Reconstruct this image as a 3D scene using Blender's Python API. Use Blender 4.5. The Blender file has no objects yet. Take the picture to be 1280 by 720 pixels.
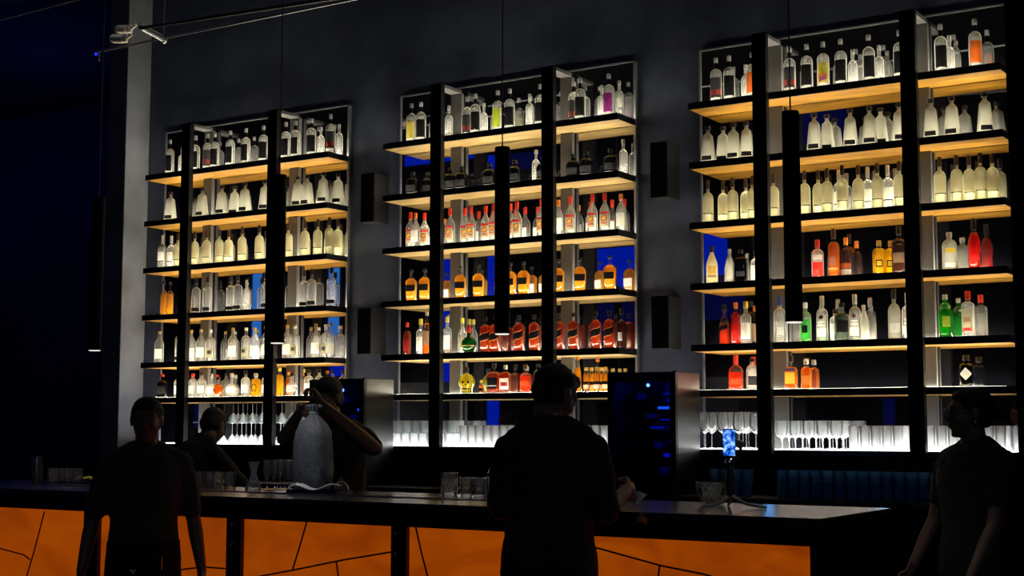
import bpy, bmesh, math, random
from mathutils import Vector, Matrix, Euler
random.seed(7)
PI = math.pi
SC = bpy.context.scene
COL = SC.collection
R = math.radians

# ------------------------------------------------------------------ camera
F, YAW, PIT, ROL = 1784.73, .571, .0959, .0008
CP = Vector((9.5642, -8.8331, 1.5))
_cy, _sy, _cp, _sp = math.cos(YAW), math.sin(YAW), math.cos(PIT), math.sin(PIT)
FW = Vector((-_sy*_cp, _cy*_cp, _sp)); RT = Vector((_cy, _sy, 0)); UP = Vector((_sy*_sp, -_cy*_sp, _cp))
cd = bpy.data.cameras.new('camera'); cam = bpy.data.objects.new('camera', cd); COL.objects.link(cam)
cd.sensor_width = 36; cd.lens = F/1280*36; cd.clip_end = 100
m = Matrix((RT, UP, -FW)).transposed().to_4x4(); m.translation = CP
cam.matrix_world = m @ Matrix.Rotation(ROL, 4, 'Z')
SC.camera = cam
SC.view_settings.view_transform = 'Standard'
SC.view_settings.look = 'None'
SC.view_settings.exposure = 0.0

def ray(px, py):
    return FW + RT*((px-640)/F) + UP*((360-py)/F)
def aty(px, py, Y):
    d = ray(px, py); t = (Y-CP.y)/d.y; return CP + d*t
def atz(px, py, Z):
    d = ray(px, py); t = (Z-CP.z)/d.z; return CP + d*t

# ------------------------------------------------------------------ materials
def new_mat(name):
    m = bpy.data.materials.new(name); m.use_nodes = True
    nt = m.node_tree; nt.nodes.clear()
    out = nt.nodes.new('ShaderNodeOutputMaterial')
    return m, nt, out
def rgba(c): return (c[0], c[1], c[2], 1)
_mc = {}
def pbr(name, col, rough=.5, metal=0, spec=.5, bump=0, bscale=40, var=0, vscale=3, emit=None, estr=0, coat=0):
    if name in _mc: return _mc[name]
    m, nt, out = new_mat(name)
    b = nt.nodes.new('ShaderNodeBsdfPrincipled'); nt.links.new(b.outputs[0], out.inputs[0])
    b.inputs['Base Color'].default_value = rgba(col); b.inputs['Roughness'].default_value = rough
    b.inputs['Metallic'].default_value = metal; b.inputs['Specular IOR Level'].default_value = spec
    b.inputs['Coat Weight'].default_value = coat
    if emit:
        b.inputs['Emission Color'].default_value = rgba(emit); b.inputs['Emission Strength'].default_value = estr
    if bump or var:
        tc = nt.nodes.new('ShaderNodeTexCoord')
    if bump:
        n = nt.nodes.new('ShaderNodeTexNoise'); n.inputs['Scale'].default_value = bscale; n.inputs['Detail'].default_value = 4
        nt.links.new(tc.outputs['Object'], n.inputs['Vector'])
        bp = nt.nodes.new('ShaderNodeBump'); bp.inputs['Strength'].default_value = bump; bp.inputs['Distance'].default_value = .01
        nt.links.new(n.outputs['Fac'], bp.inputs['Height']); nt.links.new(bp.outputs[0], b.inputs['Normal'])
    if var:
        n2 = nt.nodes.new('ShaderNodeTexNoise'); n2.inputs['Scale'].default_value = vscale; n2.inputs['Detail'].default_value = 5
        nt.links.new(tc.outputs['Object'], n2.inputs['Vector'])
        cr = nt.nodes.new('ShaderNodeValToRGB')
        cr.color_ramp.elements[0].position = .3; cr.color_ramp.elements[1].position = .7
        cr.color_ramp.elements[0].color = rgba([c*(1-var) for c in col]); cr.color_ramp.elements[1].color = rgba([min(1, c*(1+var)) for c in col])
        nt.links.new(n2.outputs['Fac'], cr.inputs[0]); nt.links.new(cr.outputs[0], b.inputs['Base Color'])
    _mc[name] = m
    return m

def glassy(name, tint, scat=None, body=.4, gloss_rough=.04, ior=1.45, rim=.3):
    """cheap bottle glass: tinted see-through plus light-catching scatter plus clear reflections"""
    if name in _mc: return _mc[name]
    m, nt, out = new_mat(name); N = nt.nodes.new; L = nt.links.new
    tr = N('ShaderNodeBsdfTransparent'); tr.inputs[0].default_value = rgba(tint)
    sc = scat or tint
    df = N('ShaderNodeBsdfDiffuse'); df.inputs[0].default_value = rgba(sc)
    tl = N('ShaderNodeBsdfTranslucent'); tl.inputs[0].default_value = rgba(sc)
    a = N('ShaderNodeMixShader'); a.inputs[0].default_value = .65; L(df.outputs[0], a.inputs[1]); L(tl.outputs[0], a.inputs[2])
    b = N('ShaderNodeMixShader'); b.inputs[0].default_value = body; L(tr.outputs[0], b.inputs[1]); L(a.outputs[0], b.inputs[2])
    # walls of a bottle look denser towards the silhouette
    lw = N('ShaderNodeLayerWeight'); lw.inputs[0].default_value = .5
    mr = N('ShaderNodeMapRange'); mr.inputs[1].default_value = .38; mr.inputs[2].default_value = .92
    mr.inputs[3].default_value = body; mr.inputs[4].default_value = min(1, body+rim)
    L(lw.outputs['Facing'], mr.inputs[0]); L(mr.outputs[0], b.inputs[0])
    g = N('ShaderNodeBsdfGlossy'); g.inputs['Roughness'].default_value = gloss_rough; g.inputs[0].default_value = (1, 1, 1, 1)
    fr = N('ShaderNodeFresnel'); fr.inputs[0].default_value = ior
    c = N('ShaderNodeMixShader'); L(fr.outputs[0], c.inputs[0]); L(b.outputs[0], c.inputs[1]); L(g.outputs[0], c.inputs[2])
    L(c.outputs[0], out.inputs[0])
    _mc[name] = m
    return m

def emis(name, col, s):
    if name in _mc: return _mc[name]
    m, nt, out = new_mat(name)
    e = nt.nodes.new('ShaderNodeEmission'); e.inputs[0].default_value = rgba(col); e.inputs[1].default_value = s
    nt.links.new(e.outputs[0], out.inputs[0]); _mc[name] = m
    return m

def wood_mat(name, c1, c2):
    m, nt, out = new_mat(name); N = nt.nodes.new; L = nt.links.new
    b = N('ShaderNodeBsdfPrincipled'); L(b.outputs[0], out.inputs[0]); b.inputs['Roughness'].default_value = .45
    tc = N('ShaderNodeTexCoord'); mp = N('ShaderNodeMapping'); mp.inputs['Scale'].default_value = (1.3, 14, 4)
    L(tc.outputs['Object'], mp.inputs[0])
    n = N('ShaderNodeTexNoise'); n.inputs['Scale'].default_value = 3; n.inputs['Detail'].default_value = 6; n.inputs['Distortion'].default_value = .6
    L(mp.outputs[0], n.inputs['Vector'])
    cr = N('ShaderNodeValToRGB'); cr.color_ramp.elements[0].position = .35; cr.color_ramp.elements[1].position = .68
    cr.color_ramp.elements[0].color = rgba(c1); cr.color_ramp.elements[1].color = rgba(c2)
    L(n.outputs['Fac'], cr.inputs[0]); L(cr.outputs[0], b.inputs['Base Color'])
    return m

M_BLACK = pbr('black_painted_steel', (.006, .006, .007), .45)
M_BLACKM = pbr('matte_black', (.004, .004, .005), .8, spec=.2)
M_POST = pbr('shelf_steel', (.05, .05, .052), .5, var=.1)
M_POSTF = pbr('post_front', (.004, .004, .005), .6, spec=.15)
M_BACKP = pbr('back_post_steel', (.08, .078, .075), .5, var=.12, vscale=6)
M_WOODA = wood_mat('amber_wood', (.15, .065, .004), (.52, .25, .018))
M_WOODB = wood_mat('pale_wood', (.16, .095, .025), (.46, .31, .11))
M_STEEL = pbr('brushed_stainless', (.20, .20, .20), .30, metal=1, bump=.05, bscale=60)
M_CHROME = pbr('chrome', (.7, .7, .72), .12, metal=1)
M_BGLASS = pbr('black_glass', (.003, .003, .006), .05, spec=.8)
M_TOP = pbr('dark_stone', (.035, .035, .038), .22, spec=.6, var=.3, vscale=12)
M_CLEAR = glassy('clear_glass', (.95, .96, .95), (1, 1, .96), .07, rim=.7)
M_CLEARL = glassy('thin_clear_glass', (.98, .98, .97), (.9, .9, .85), .02, rim=.05)
M_WARE = glassy('glassware', (.95, .97, .97), (1, 1, 1), .07, rim=.6)
M_WAREB = glassy('blue_lit_glassware', (.55, .68, .8), (.14, .36, .6), .35)  # blue ambient light is put into the glass colour
M_LED = emis('led_strip_light', (1, .92, .72), 68.0)
M_LEDB = emis('led_strip_cool', (1, .98, .95), 9)

# ------------------------------------------------------------------ mesh helpers
def link(o, parent=None, loc=None):
    COL.objects.link(o)
    if parent: o.parent = parent
    if loc is not None: o.location = loc
    return o
def obj(name, bm, mat, parent=None, loc=None, smooth=False):
    me = bpy.data.meshes.new(name)
    bmesh.ops.recalc_face_normals(bm, faces=bm.faces)
    bm.to_mesh(me); bm.free()
    if mat: me.materials.append(mat)
    if smooth:
        for p in me.polygons: p.use_smooth = True
        try: me.set_sharp_from_angle(angle=R(40))
        except Exception: pass
    return link(bpy.data.objects.new(name, me), parent, loc)
def tag(o, label=None, cat=None, group=None, kind=None):
    if label: o['label'] = label
    if cat: o['category'] = cat
    if group: o['group'] = group
    if kind: o['kind'] = kind
    return o
def empty(name, loc, rz=0, label=None, cat=None, group=None):
    o = bpy.data.objects.new(name, None); COL.objects.link(o)
    o.empty_display_size = .1
    o.location = loc; o.rotation_euler = (0, 0, rz)
    return tag(o, label, cat, group)
def box(bm, x0, x1, y0, y1, z0, z1, bev=0):
    r = bmesh.ops.create_cube(bm, size=1)
    vs = r['verts']
    for v in vs:
        v.co = Vector((x0+(v.co.x+.5)*(x1-x0), y0+(v.co.y+.5)*(y1-y0), z0+(v.co.z+.5)*(z1-z0)))
    if bev:
        es = list({e for v in vs for e in v.link_edges})
        bmesh.ops.bevel(bm, geom=es, offset=bev, segments=2, affect='EDGES', profile=.7)
    return vs
def BX(name, mat, x0, x1, y0, y1, z0, z1, parent=None, bev=0, loc=None):
    bm = bmesh.new(); box(bm, x0, x1, y0, y1, z0, z1, bev)
    return obj(name, bm, mat, parent, loc)
def struct(name, bm_or_obj, mat=None):
    o = obj(name, bm_or_obj, mat) if isinstance(bm_or_obj, bmesh.types.BMesh) else bm_or_obj
    o['kind'] = 'structure'; return o
def sup(c, n):
    return math.copysign(abs(c)**(2/n), c)
def lathe(bm, prof, seg=20, n=2, fx=1, fy=1, cx=0, cy=0, cap=True):
    """surface of (radius, height) pairs; n=2 round, larger = squarer"""
    rings = []
    for (r, z) in prof:
        k = n if not isinstance(n, (list, tuple)) else n
        ring = []
        for i in range(seg):
            a = 2*PI*(i+.5)/seg
            nn = k if r > .02 else 2
            f1, f2 = (fx, fy) if r > .02 else (1, 1)
            ring.append(bm.verts.new((cx+r*f1*sup(math.cos(a), nn), cy+r*f2*sup(math.sin(a), nn), z)))
        rings.append(ring)
    for a, b in zip(rings, rings[1:]):
        for i in range(seg):
            j = (i+1) % seg
            bm.faces.new((a[i], a[j], b[j], b[i]))
    if cap:
        bm.faces.new(rings[0][::-1]); bm.faces.new(rings[-1])
    return rings
def tube(bm, pts, r, seg=8, closed=False, cap=True):
    pts = [Vector(p) for p in pts]; n = len(pts)
    rr = r if isinstance(r, (list, tuple)) else [r]*n
    rings = []; prev = None
    for i, p in enumerate(pts):
        if closed: t = (pts[(i+1) % n]-pts[i-1]).normalized()
        else: t = (pts[min(i+1, n-1)]-pts[max(i-1, 0)]).normalized()
        if prev is None:
            u = t.orthogonal().normalized()
        else:
            u = (prev-t*prev.dot(t)).normalized()
        prev = u; w = t.cross(u)
        rings.append([bm.verts.new(p+(u*math.cos(2*PI*k/seg)+w*math.sin(2*PI*k/seg))*rr[i]) for k in range(seg)])
    m_ = n if closed else n-1
    for i in range(m_):
        a, b = rings[i], rings[(i+1) % n]
        for k in range(seg):
            bm.faces.new((a[k], a[(k+1) % seg], b[(k+1) % seg], b[k]))
    if cap and not closed:
        bm.faces.new(rings[0][::-1]); bm.faces.new(rings[-1])
def TB(name, mat, pts, r, parent=None, seg=8, closed=False, loc=None):
    bm = bmesh.new(); tube(bm, pts, r, seg, closed)
    return obj(name, bm, mat, parent, loc, smooth=True)
def quad(bm, a, b, c, d):
    bm.faces.new([bm.verts.new(Vector(p)) for p in (a, b, c, d)])
def text_mesh(name, s, size, mat, parent, loc, rot, extrude=.0004, cx=True):
    cu = bpy.data.curves.new(name, 'FONT'); cu.body = s; cu.size = size; cu.extrude = extrude
    cu.align_x = 'CENTER' if cx else 'LEFT'; cu.align_y = 'CENTER'; cu.resolution_u = 2
    t = bpy.data.objects.new(name, cu); COL.objects.link(t)
    dg = bpy.context.evaluated_depsgraph_get()
    me = bpy.data.meshes.new_from_object(t.evaluated_get(dg))
    bpy.data.objects.remove(t)
    me.materials.clear(); me.materials.append(mat)
    o = bpy.data.objects.new(name, me); link(o, parent, loc); o.rotation_euler = rot
    return o
def copy_tree(o, parent=None):
    c = o.copy(); COL.objects.link(c)
    if parent: c.parent = parent
    for ch in list(KIDS.get(o.name, [])):
        copy_tree(ch, c)
    return c
KIDS = {}
def index_children():
    KIDS.clear()
    for ob in bpy.data.objects:
        if ob.parent: KIDS.setdefault(ob.parent.name, []).append(ob)

ORD = ['first', 'second', 'third', 'fourth', 'fifth', 'sixth', 'seventh', 'eighth', 'ninth', 'tenth', 'eleventh', 'twelfth',
       'thirteenth', 'fourteenth', 'fifteenth', 'sixteenth', 'seventeenth', 'eighteenth', 'nineteenth', 'twentieth']
def ordn(i):
    if i < 20: return ORD[i]
    return 'twenty-'+ORD[i-20]
#@@ROOM
# ------------------------------------------------------------------ room shell
WY = .30                     # plane of the bar's back wall
def wall_plaster():
    m, nt, out = new_mat('grey_plaster'); N = nt.nodes.new; L = nt.links.new
    b = N('ShaderNodeBsdfPrincipled'); L(b.outputs[0], out.inputs[0]); b.inputs['Roughness'].default_value = .75
    tc = N('ShaderNodeTexCoord'); n = N('ShaderNodeTexNoise'); n.inputs['Scale'].default_value = 1.6; n.inputs['Detail'].default_value = 8; n.inputs['Roughness'].default_value = .65
    L(tc.outputs['Object'], n.inputs['Vector'])
    cr = N('ShaderNodeValToRGB'); cr.color_ramp.elements[0].position = .32; cr.color_ramp.elements[1].position = .72
    cr.color_ramp.elements[0].color = (.026, .033, .056, 1); cr.color_ramp.elements[1].color = (.078, .10, .17, 1)
    L(n.outputs['Fac'], cr.inputs[0]); L(cr.outputs[0], b.inputs['Base Color'])
    bp = N('ShaderNodeBump'); bp.inputs['Strength'].default_value = .25; bp.inputs['Distance'].default_value = .02
    L(n.outputs['Fac'], bp.inputs['Height']); L(bp.outputs[0], b.inputs['Normal'])
    return m
M_WALL = wall_plaster()
M_NAVY = pbr('navy_wall_paint', (.012, .014, .05), .8, var=.35, vscale=.8)
M_DARK = pbr('dark_wall_paint', (.02, .02, .03), .85, var=.3, vscale=1)
M_PILLAR = pbr('grey_concrete', (.15, .163, .195), .7, var=.3, vscale=2.5, bump=.2, bscale=12)
struct('floor', BX('floor', pbr('dark_floor', (.02, .018, .018), .35, var=.3, vscale=4), -8, 12, -13, 6, -.05, 0))
struct('ceiling', BX('ceiling', pbr('black_ceiling', (.012, .012, .015), .9, var=.3, vscale=2), -8, 12, -13, 6, 5.6, 5.7))
struct('wall_back', BX('wall_back', M_WALL, -.56, 12, WY, WY+.2, 0, 5.6))
struct('wall_recess', BX('wall_recess', M_NAVY, -8, -.0, 3.4, 3.6, 0, 5.6))
struct('wall_return', BX('wall_return', M_NAVY, -.56, -.36, WY+.225, 3.4, 0, 5.6))
struct('wall_left', BX('wall_left', M_NAVY, -8.2, -8, -13, 6, 0, 5.6))
struct('wall_right', BX('wall_right', M_DARK, 12, 12.2, -13, 6, 0, 5.6))
struct('wall_front', BX('wall_front', M_DARK, -8, 12, -13.2, -13, 0, 5.6))
# lit concrete pillar at the left end of the wall, dark pillar at the right end
tag(BX('pillar', M_PILLAR, -.53, -.29, .02, .52, 0, 5.6, bev=.01), 'pale grey concrete pillar running floor to ceiling left of the shelves', 'pillar')
p3 = aty(1266, 360, -.15)
tag(BX('pillar', M_BLACKM, p3.x, p3.x+.5, -.15, WY, 0, 5.6, bev=.01), 'black pillar at the right end of the back wall', 'pillar')

# blue panels added out of view to give the shelf mirrors their reflections
def mirror_hit(px, py, my=.272, near=None):
    d = ray(px, py); t = (my-CP.y)/d.y; h = CP+d*t; d2 = Vector((d.x, -d.y, d.z))
    if near is not None: return (h+d2*((near-h.y)/d2.y), 'F')
    tl = (-7.98-h.x)/d2.x if d2.x < 0 else 1e9
    tf = (-12.98-h.y)/d2.y
    return (h+d2*min(tl, tf), 'L' if tl < tf else 'F')
M_BLUEW = emis('blue_panel_glow', (.0, .03, 1), .55)
M_BLUED = emis('dim_blue_glow', (.02, .03, .5), .10)
M_BLUEL = emis('pale_blue_glow', (.05, .3, 1), .8)
wn = 0
for (x0, y0, x1, y1, mt) in ((317, 336, 327, 440, M_BLUEL), (412, 330, 424, 420, M_BLUEL), (414, 424, 430, 470, M_BLUEW), (244, 500, 256, 535, M_BLUED),
                              (505, 160, 542, 182, M_BLUEW), (507, 196, 592, 208, M_BLUEW), (553, 300, 566, 500, M_BLUEW),
                              (605, 196, 621, 212, M_BLUEW), (603, 310, 622, 378, M_BLUEW), (607, 470, 623, 534, M_BLUEW),
                              (740, 312, 794, 372, M_BLUEW), (742, 380, 794, 440, M_BLUED), (880, 290, 908, 345, M_BLUEW), (880, 350, 930, 400, M_BLUED),
                              (1000, 140, 1058, 180, M_BLUED), (1104, 498, 1118, 530, M_BLUED), (625, 195, 690, 215, M_BLUED)):
    nr = -7.0 if y0 < 215 else None
    a, sa = mirror_hit(x0, y0, near=nr); b, sb = mirror_hit(x1, y0, near=nr); c, sc_ = mirror_hit(x0, y1, near=nr)
    wn += 1
    z1_, z0_ = max(a.z, b.z), min(c.z, a.z-.05)
    if sa == 'L' and sb == 'L':
        y_0, y_1 = sorted((a.y, b.y)); o = BX('blue_panel_%d' % wn, mt, -8.0, -7.97, y_0, y_1, z0_, z1_)
    else:
        xx = sorted((max(a.x, -7.9) if sa == 'F' else -7.9, max(b.x, -7.85))); o = BX('blue_panel_%d' % wn, mt, xx[0], xx[1], (nr or -13.0), (nr or -13.0)+.03, z0_, z1_)
    struct(o.name, o)

# ------------------------------------------------------------------ back-bar shelving units
X0 = [0, 2.680, 5.342]; W = 2.1; D = .265
ZS = [3.721, 3.3035, 2.8847, 2.4649, 2.0462, 1.7388]; ZTOP = 4.1227; ZL = 1.344
POSTS = (.492, 1.496); PW = .1; TH = .046
SIDE = ['left', 'middle', 'right']
def mirror_mat():
    m, nt, out = new_mat('smoked_mirror'); N = nt.nodes.new; L = nt.links.new
    g = N('ShaderNodeBsdfGlossy'); g.inputs['Roughness'].default_value = .015; g.inputs[0].default_value = (.50, .50, .53, 1)
    d = N('ShaderNodeBsdfDiffuse'); d.inputs[0].default_value = (.008, .008, .012, 1)
    mx = N('ShaderNodeMixShader'); mx.inputs[0].default_value = .9; L(d.outputs[0], mx.inputs[1]); L(g.outputs[0], mx.inputs[2]); L(mx.outputs[0], out.inputs[0])
    return m
M_MIR = mirror_mat()
M_FRAME = pbr('mirror_frame_metal', (.35, .36, .38), .35, metal=.8)
SHELFWORD = ['top', 'second', 'third', 'fourth', 'fifth', 'sixth']
for u in range(3):
    x0 = X0[u]
    mr = empty('wall_mirror', (x0+W/2, WY-.02, ZL-.05), 0, 'tall smoked mirror panel on the wall behind the %s shelving unit' % SIDE[u], 'mirror')
    bm = bmesh.new(); box(bm, -W/2-.03, W/2-.01, -.005, .02, 0, 4.15-ZL+.05); obj('mirror_glass', bm, M_MIR, mr)
    bm = bmesh.new()
    box(bm, -W/2-.045, -W/2-.03, -.012, .02, 0, 4.15-ZL+.06); box(bm, W/2-.01, W/2+.008, -.012, .02, 0, 4.15-ZL+.06)
    box(bm, -W/2-.045, W/2+.008, -.012, .02, 4.15-ZL+.05, 4.15-ZL+.062)
    obj('frame', bm, M_FRAME, mr)
    # each shelf: wooden board, black front lip, light strips let into its top
    for i, z in enumerate(ZS):
        s = empty('shelf', (x0, 0, z), 0, '%s long wooden shelf of the %s shelving unit, black front edge' % (SHELFWORD[i]+(' highest' if 0 < i < 5 else ''), SIDE[u]) if 0 < i < 5 else
                  '%s wooden shelf of the %s shelving unit, black front edge' % ('topmost' if i == 0 else 'lowest bottle', SIDE[u]), 'shelf', 'wooden shelves of the back bar')
        BX('board', M_WOODB if u == 1 else M_WOODA, 0.0, W, .012, D, -TH, -.003, s)
        bm = bmesh.new(); box(bm, -.004, W+.004, 0, .012, -TH-.001, 0, .001); box(bm, W, W+.004, .012, D, -TH, 0)
        obj('front_edge', bm, M_BLACK, s)
        bm = bmesh.new()
        quad(bm, (.03, .016, .0005), (W-.03, .016, .0005), (W-.03, .026, .0005), (.03, .026, .0005)); obj('led_strip', bm, M_LED, s)
        bm = bmesh.new()
        quad(bm, (.03, D-.05, .0005), (W-.03, D-.05, .0005), (W-.03, D-.012, .0005), (.03, D-.012, .0005)); obj('led_strip', bm, M_LED, s)
    # glassware ledge
    s = empty('ledge', (x0, 0, ZL), 0, 'brightly lit glassware ledge at the foot of the %s shelving unit' % SIDE[u], 'shelf')
    BX('slab', M_BLACK, -.02, W+.02, 0, D, -.04, -.003, s)
    bm = bmesh.new(); quad(bm, (.0, .004, .0), (W, .004, .0), (W, D-.01, .0), (.0, D-.01, .0)); obj('light_panel', bm, M_LEDB, s)
    # ladder frames: front post, back post, top beam
    for k, px_ in enumerate(POSTS):
        f = empty('ladder_upright', (x0+px_, 0, 0), 0, 'black steel upright frame, %s of two in front of the %s shelving unit' % (('left one', 'right one')[k], SIDE[u]), 'frame', 'black uprights of the back bar')
        BX('front_post', M_POSTF, 0, PW, -.05, -.001, 0, ZTOP, f, .002)
        BX('back_post', M_BACKP, 0, PW, .225, .262, ZL, ZTOP, f)
        BX('top_beam', M_BACKP, 0, PW, -.001, .262, ZTOP-.025, ZTOP-.001, f)
# closed cabinet below the ledges and the lower work surface
cab = empty('back_bar_cabinet', (0, 0, 0), 0, 'long black cabinet below the lit glassware ledges', 'cabinet')
BX('body', M_BLACKM, -.1, p3.x-.005, .0, .28, 0, ZL-.042, cab)
cab = empty('work_counter', (0, 0, 0), 0, 'low black work counter in front of the back bar cabinet', 'counter')
BX('worktop', M_BLACK, -.1, 7.28, -.5, -.06, 1.01, 1.05, cab, .003)
BX('carcass', M_BLACKM, -.1, 7.28, -.48, -.06, 0, 1.01, cab)
for k in range(8):
    x_ = -.08+k*.85
    o = BX('door', M_BLACK, x_, x_+.84, -.50, -.482, .14, .99, cab, .002)
    TB('handle', M_CHROME, [(x_+.76, -.52, .55), (x_+.76, -.52, .75)], .006, o)

# ------------------------------------------------------------------ wall speakers
for (x_, z0_, z1_, lab) in ((2.37, 3.125, 3.525, 'upper black box speaker on the wall between left and middle shelving units'),
                            (2.35, 2.065, 2.435, 'lower black box speaker on the wall between left and middle shelving units'),
                            (4.985, 3.10, 3.50, 'upper black box speaker on the wall between middle and right shelving units'),
                            (4.985, 2.035, 2.405, 'lower black box speaker on the wall between middle and right shelving units')):
    s = empty('wall_speaker', (x_, .10, z0_), 0, lab, 'speaker', 'black wall speakers')
    BX('cabinet', M_BLACK, 0, .135, .012, .20, 0, z1_-z0_, s, .004)
    BX('grille', pbr('speaker_cloth', (.003, .003, .004), .9, spec=.05, bump=.5, bscale=400), .004, .131, 0, .012, .004, z1_-z0_-.004, s)

# ------------------------------------------------------------------ pendant tube lamps over the bar
PZ0 = 1.945
for k, x_ in enumerate((2.85, 4.30, 5.76, 7.265)):
    s = empty('pendant_lamp', (x_, -3.0, PZ0), 0, ['slim black tube pendant hanging at far left before the navy wall',
        'slim black tube pendant hanging in front of the left shelving unit', 'slim black tube pendant hanging in front of the middle shelving unit',
        'slim black tube pendant hanging in front of the right shelving unit'][k], 'lamp', 'black tube pendant lamps over the bar')
    bm = bmesh.new(); lathe(bm, [(.034, .012), (.038, 0), (.038, .92), (.036, .924), (.01, .926)], 24, cap=False)
    obj('shade', bm, M_BLACKM, s, smooth=True)
    bm = bmesh.new(); lathe(bm, [(.030, -.004), (.034, -.003), (.034, .012)], 24); obj('diffuser', bm, emis('pendant_diffuser', (1, .95, .9), .9), s)
    TB('cord', M_BLACK, [(0, 0, .92), (0, 0, 5.6-PZ0)], .0035, s, 6)
    bm = bmesh.new(); lathe(bm, [(.05, 5.6-PZ0-.03), (.05, 5.6-PZ0)], 20); obj('ceiling_rose', bm, M_BLACK, s)
    ld = bpy.data.lights.new('pendant_spot', 'SPOT'); ld.energy = 5.0; ld.color = (1, .95, .9); ld.spot_size = R(115); ld.spot_blend = .7; ld.shadow_soft_size = .03
    lo = bpy.data.objects.new('pendant_spot', ld); link(lo, s, (0, 0, -.01))
#@@BAR
# ------------------------------------------------------------------ front bar
BZ = 1.132; BYF = -3.35; BYB = -2.47; BXR = 7.50; BXL = -4.0
bar = empty('bar_counter', (0, 0, 0), 0, 'long bar with black top and glowing orange stone front panels', 'bar counter')
bm = bmesh.new(); box(bm, BXL, BXR, BYF, BYB, BZ-.03, BZ, .004); obj('countertop', bm, M_TOP, bar)
BX('fascia', M_BLACK, BXL, BXR-.004, BYF+.004, BYF+.05, 1.02, BZ-.03, bar, .002)
BX('inner_trim', pbr('trim_metal', (.25, .25, .27), .3, metal=.9), BXL, 6.3, -2.965, -2.95, BZ, BZ+.006, bar)
BX('back_panel', M_BLACKM, BXL, BXR-.1, BYB+.05, BYB+.09, 0, BZ-.03, bar)
BX('end_panel', M_BLACKM, BXR-.06, BXR-.02, BYF+.03, BYB+.05, 0, BZ-.03, bar)
BX('plinth', M_BLACKM, BXL, BXR-.06, BYF+.10, BYF+.16, 0, .14, bar)
def onyx():
    m, nt, out = new_mat('backlit_orange_stone'); N = nt.nodes.new; L = nt.links.new
    b = N('ShaderNodeBsdfPrincipled'); L(b.outputs[0], out.inputs[0]); b.inputs['Roughness'].default_value = .35
    tc = N('ShaderNodeTexCoord'); n = N('ShaderNodeTexNoise'); n.inputs['Scale'].default_value = 2.2; n.inputs['Detail'].default_value = 5; n.inputs['Distortion'].default_value = 1.2
    mp = N('ShaderNodeMapping'); mp.inputs['Scale'].default_value = (1, 1, 2.2); L(tc.outputs['Object'], mp.inputs[0]); L(mp.outputs[0], n.inputs['Vector'])
    cr = N('ShaderNodeValToRGB'); cr.color_ramp.elements[0].position = .25; cr.color_ramp.elements[1].position = .8
    cr.color_ramp.elements[0].color = (.30, .040, .001, 1); cr.color_ramp.elements[1].color = (.52, .090, .001, 1)
    L(n.outputs['Fac'], cr.inputs[0]); L(cr.outputs[0], b.inputs['Emission Color']); b.inputs['Emission Strength'].default_value = .64
    b.inputs['Base Color'].default_value = (.05, .01, .002, 1)
    return m
M_ONYX = onyx()
divs = [(-1.95, -1.87), (-.65, -.57), (.65, .73)]
def fx(px, py): return aty(px, py, BYF+.03).x
divs += [(1.95, 2.03)]
divs += [(fx(106, 700), fx(124, 700)), (fx(285, 700), fx(303, 700)), (fx(491, 700), fx(510, 700)), (fx(700, 700), fx(721, 700))]
for a, b in divs:
    p = BX('divider_post', M_BLACK, a, b, BYF-.005+.02, BYF+.10, .02, 1.02, bar, .002)
    for z_ in (.99, .89, .6, .3):
        bm = bmesh.new(); lathe(bm, [(.016, 0), (.016, .006), (.008, .011)], 16)
        k = obj('bolt', bm, M_CHROME, p, smooth=True); k.location = ((a+b)/2, BYF+.015, z_); k.rotation_euler = (PI/2, 0, 0)
edges = [BXL]+[v for d in divs for v in d]+[BXR-.06]
# cracks in the stone, followed from panel to panel
cracks = {4: [[(56, 640), (43, 690), (28, 740)], [(0, 686), (30, 694), (38, 700)]],
          5: [[(200, 716), (253, 709), (282, 711)]],
          6: [[(384, 652), (376, 680), (366, 713)], [(318, 722), (366, 713), (430, 700), (490, 690)], [(421, 703), (426, 740)]],
          7: [[(520, 655), (527, 690), (540, 740)], [(660, 665), (648, 692), (630, 735)]],
          8: [[(740, 683), (758, 688), (827, 707), (882, 718), (960, 742)], [(825, 706), (821, 740)]]}
for i in range(0, len(edges), 2):
    k = i//2
    pn = BX('front_panel', M_ONYX, edges[i]+.002, edges[i+1]-.002, BYF+.04, BYF+.055, .14, 1.02, bar)
    cl = cracks.get(k, [[(0, 0), (1, 1)]] if False else [])
    if cl:
        bm = bmesh.new()
        for pl in cl:
            P_ = [aty(x, y, BYF+.039) for x, y in pl]
            P_ = [Vector((min(max(q.x, edges[i]+.01), edges[i+1]-.01), BYF+.0385, min(q.z, 1.02))) for q in P_]
            if len(P_) > 1: tube(bm, P_, [.0045]*len(P_), 6)
        obj('seam', bm, pbr('dark_seam', (.01, .003, .001), .7), pn)
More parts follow.
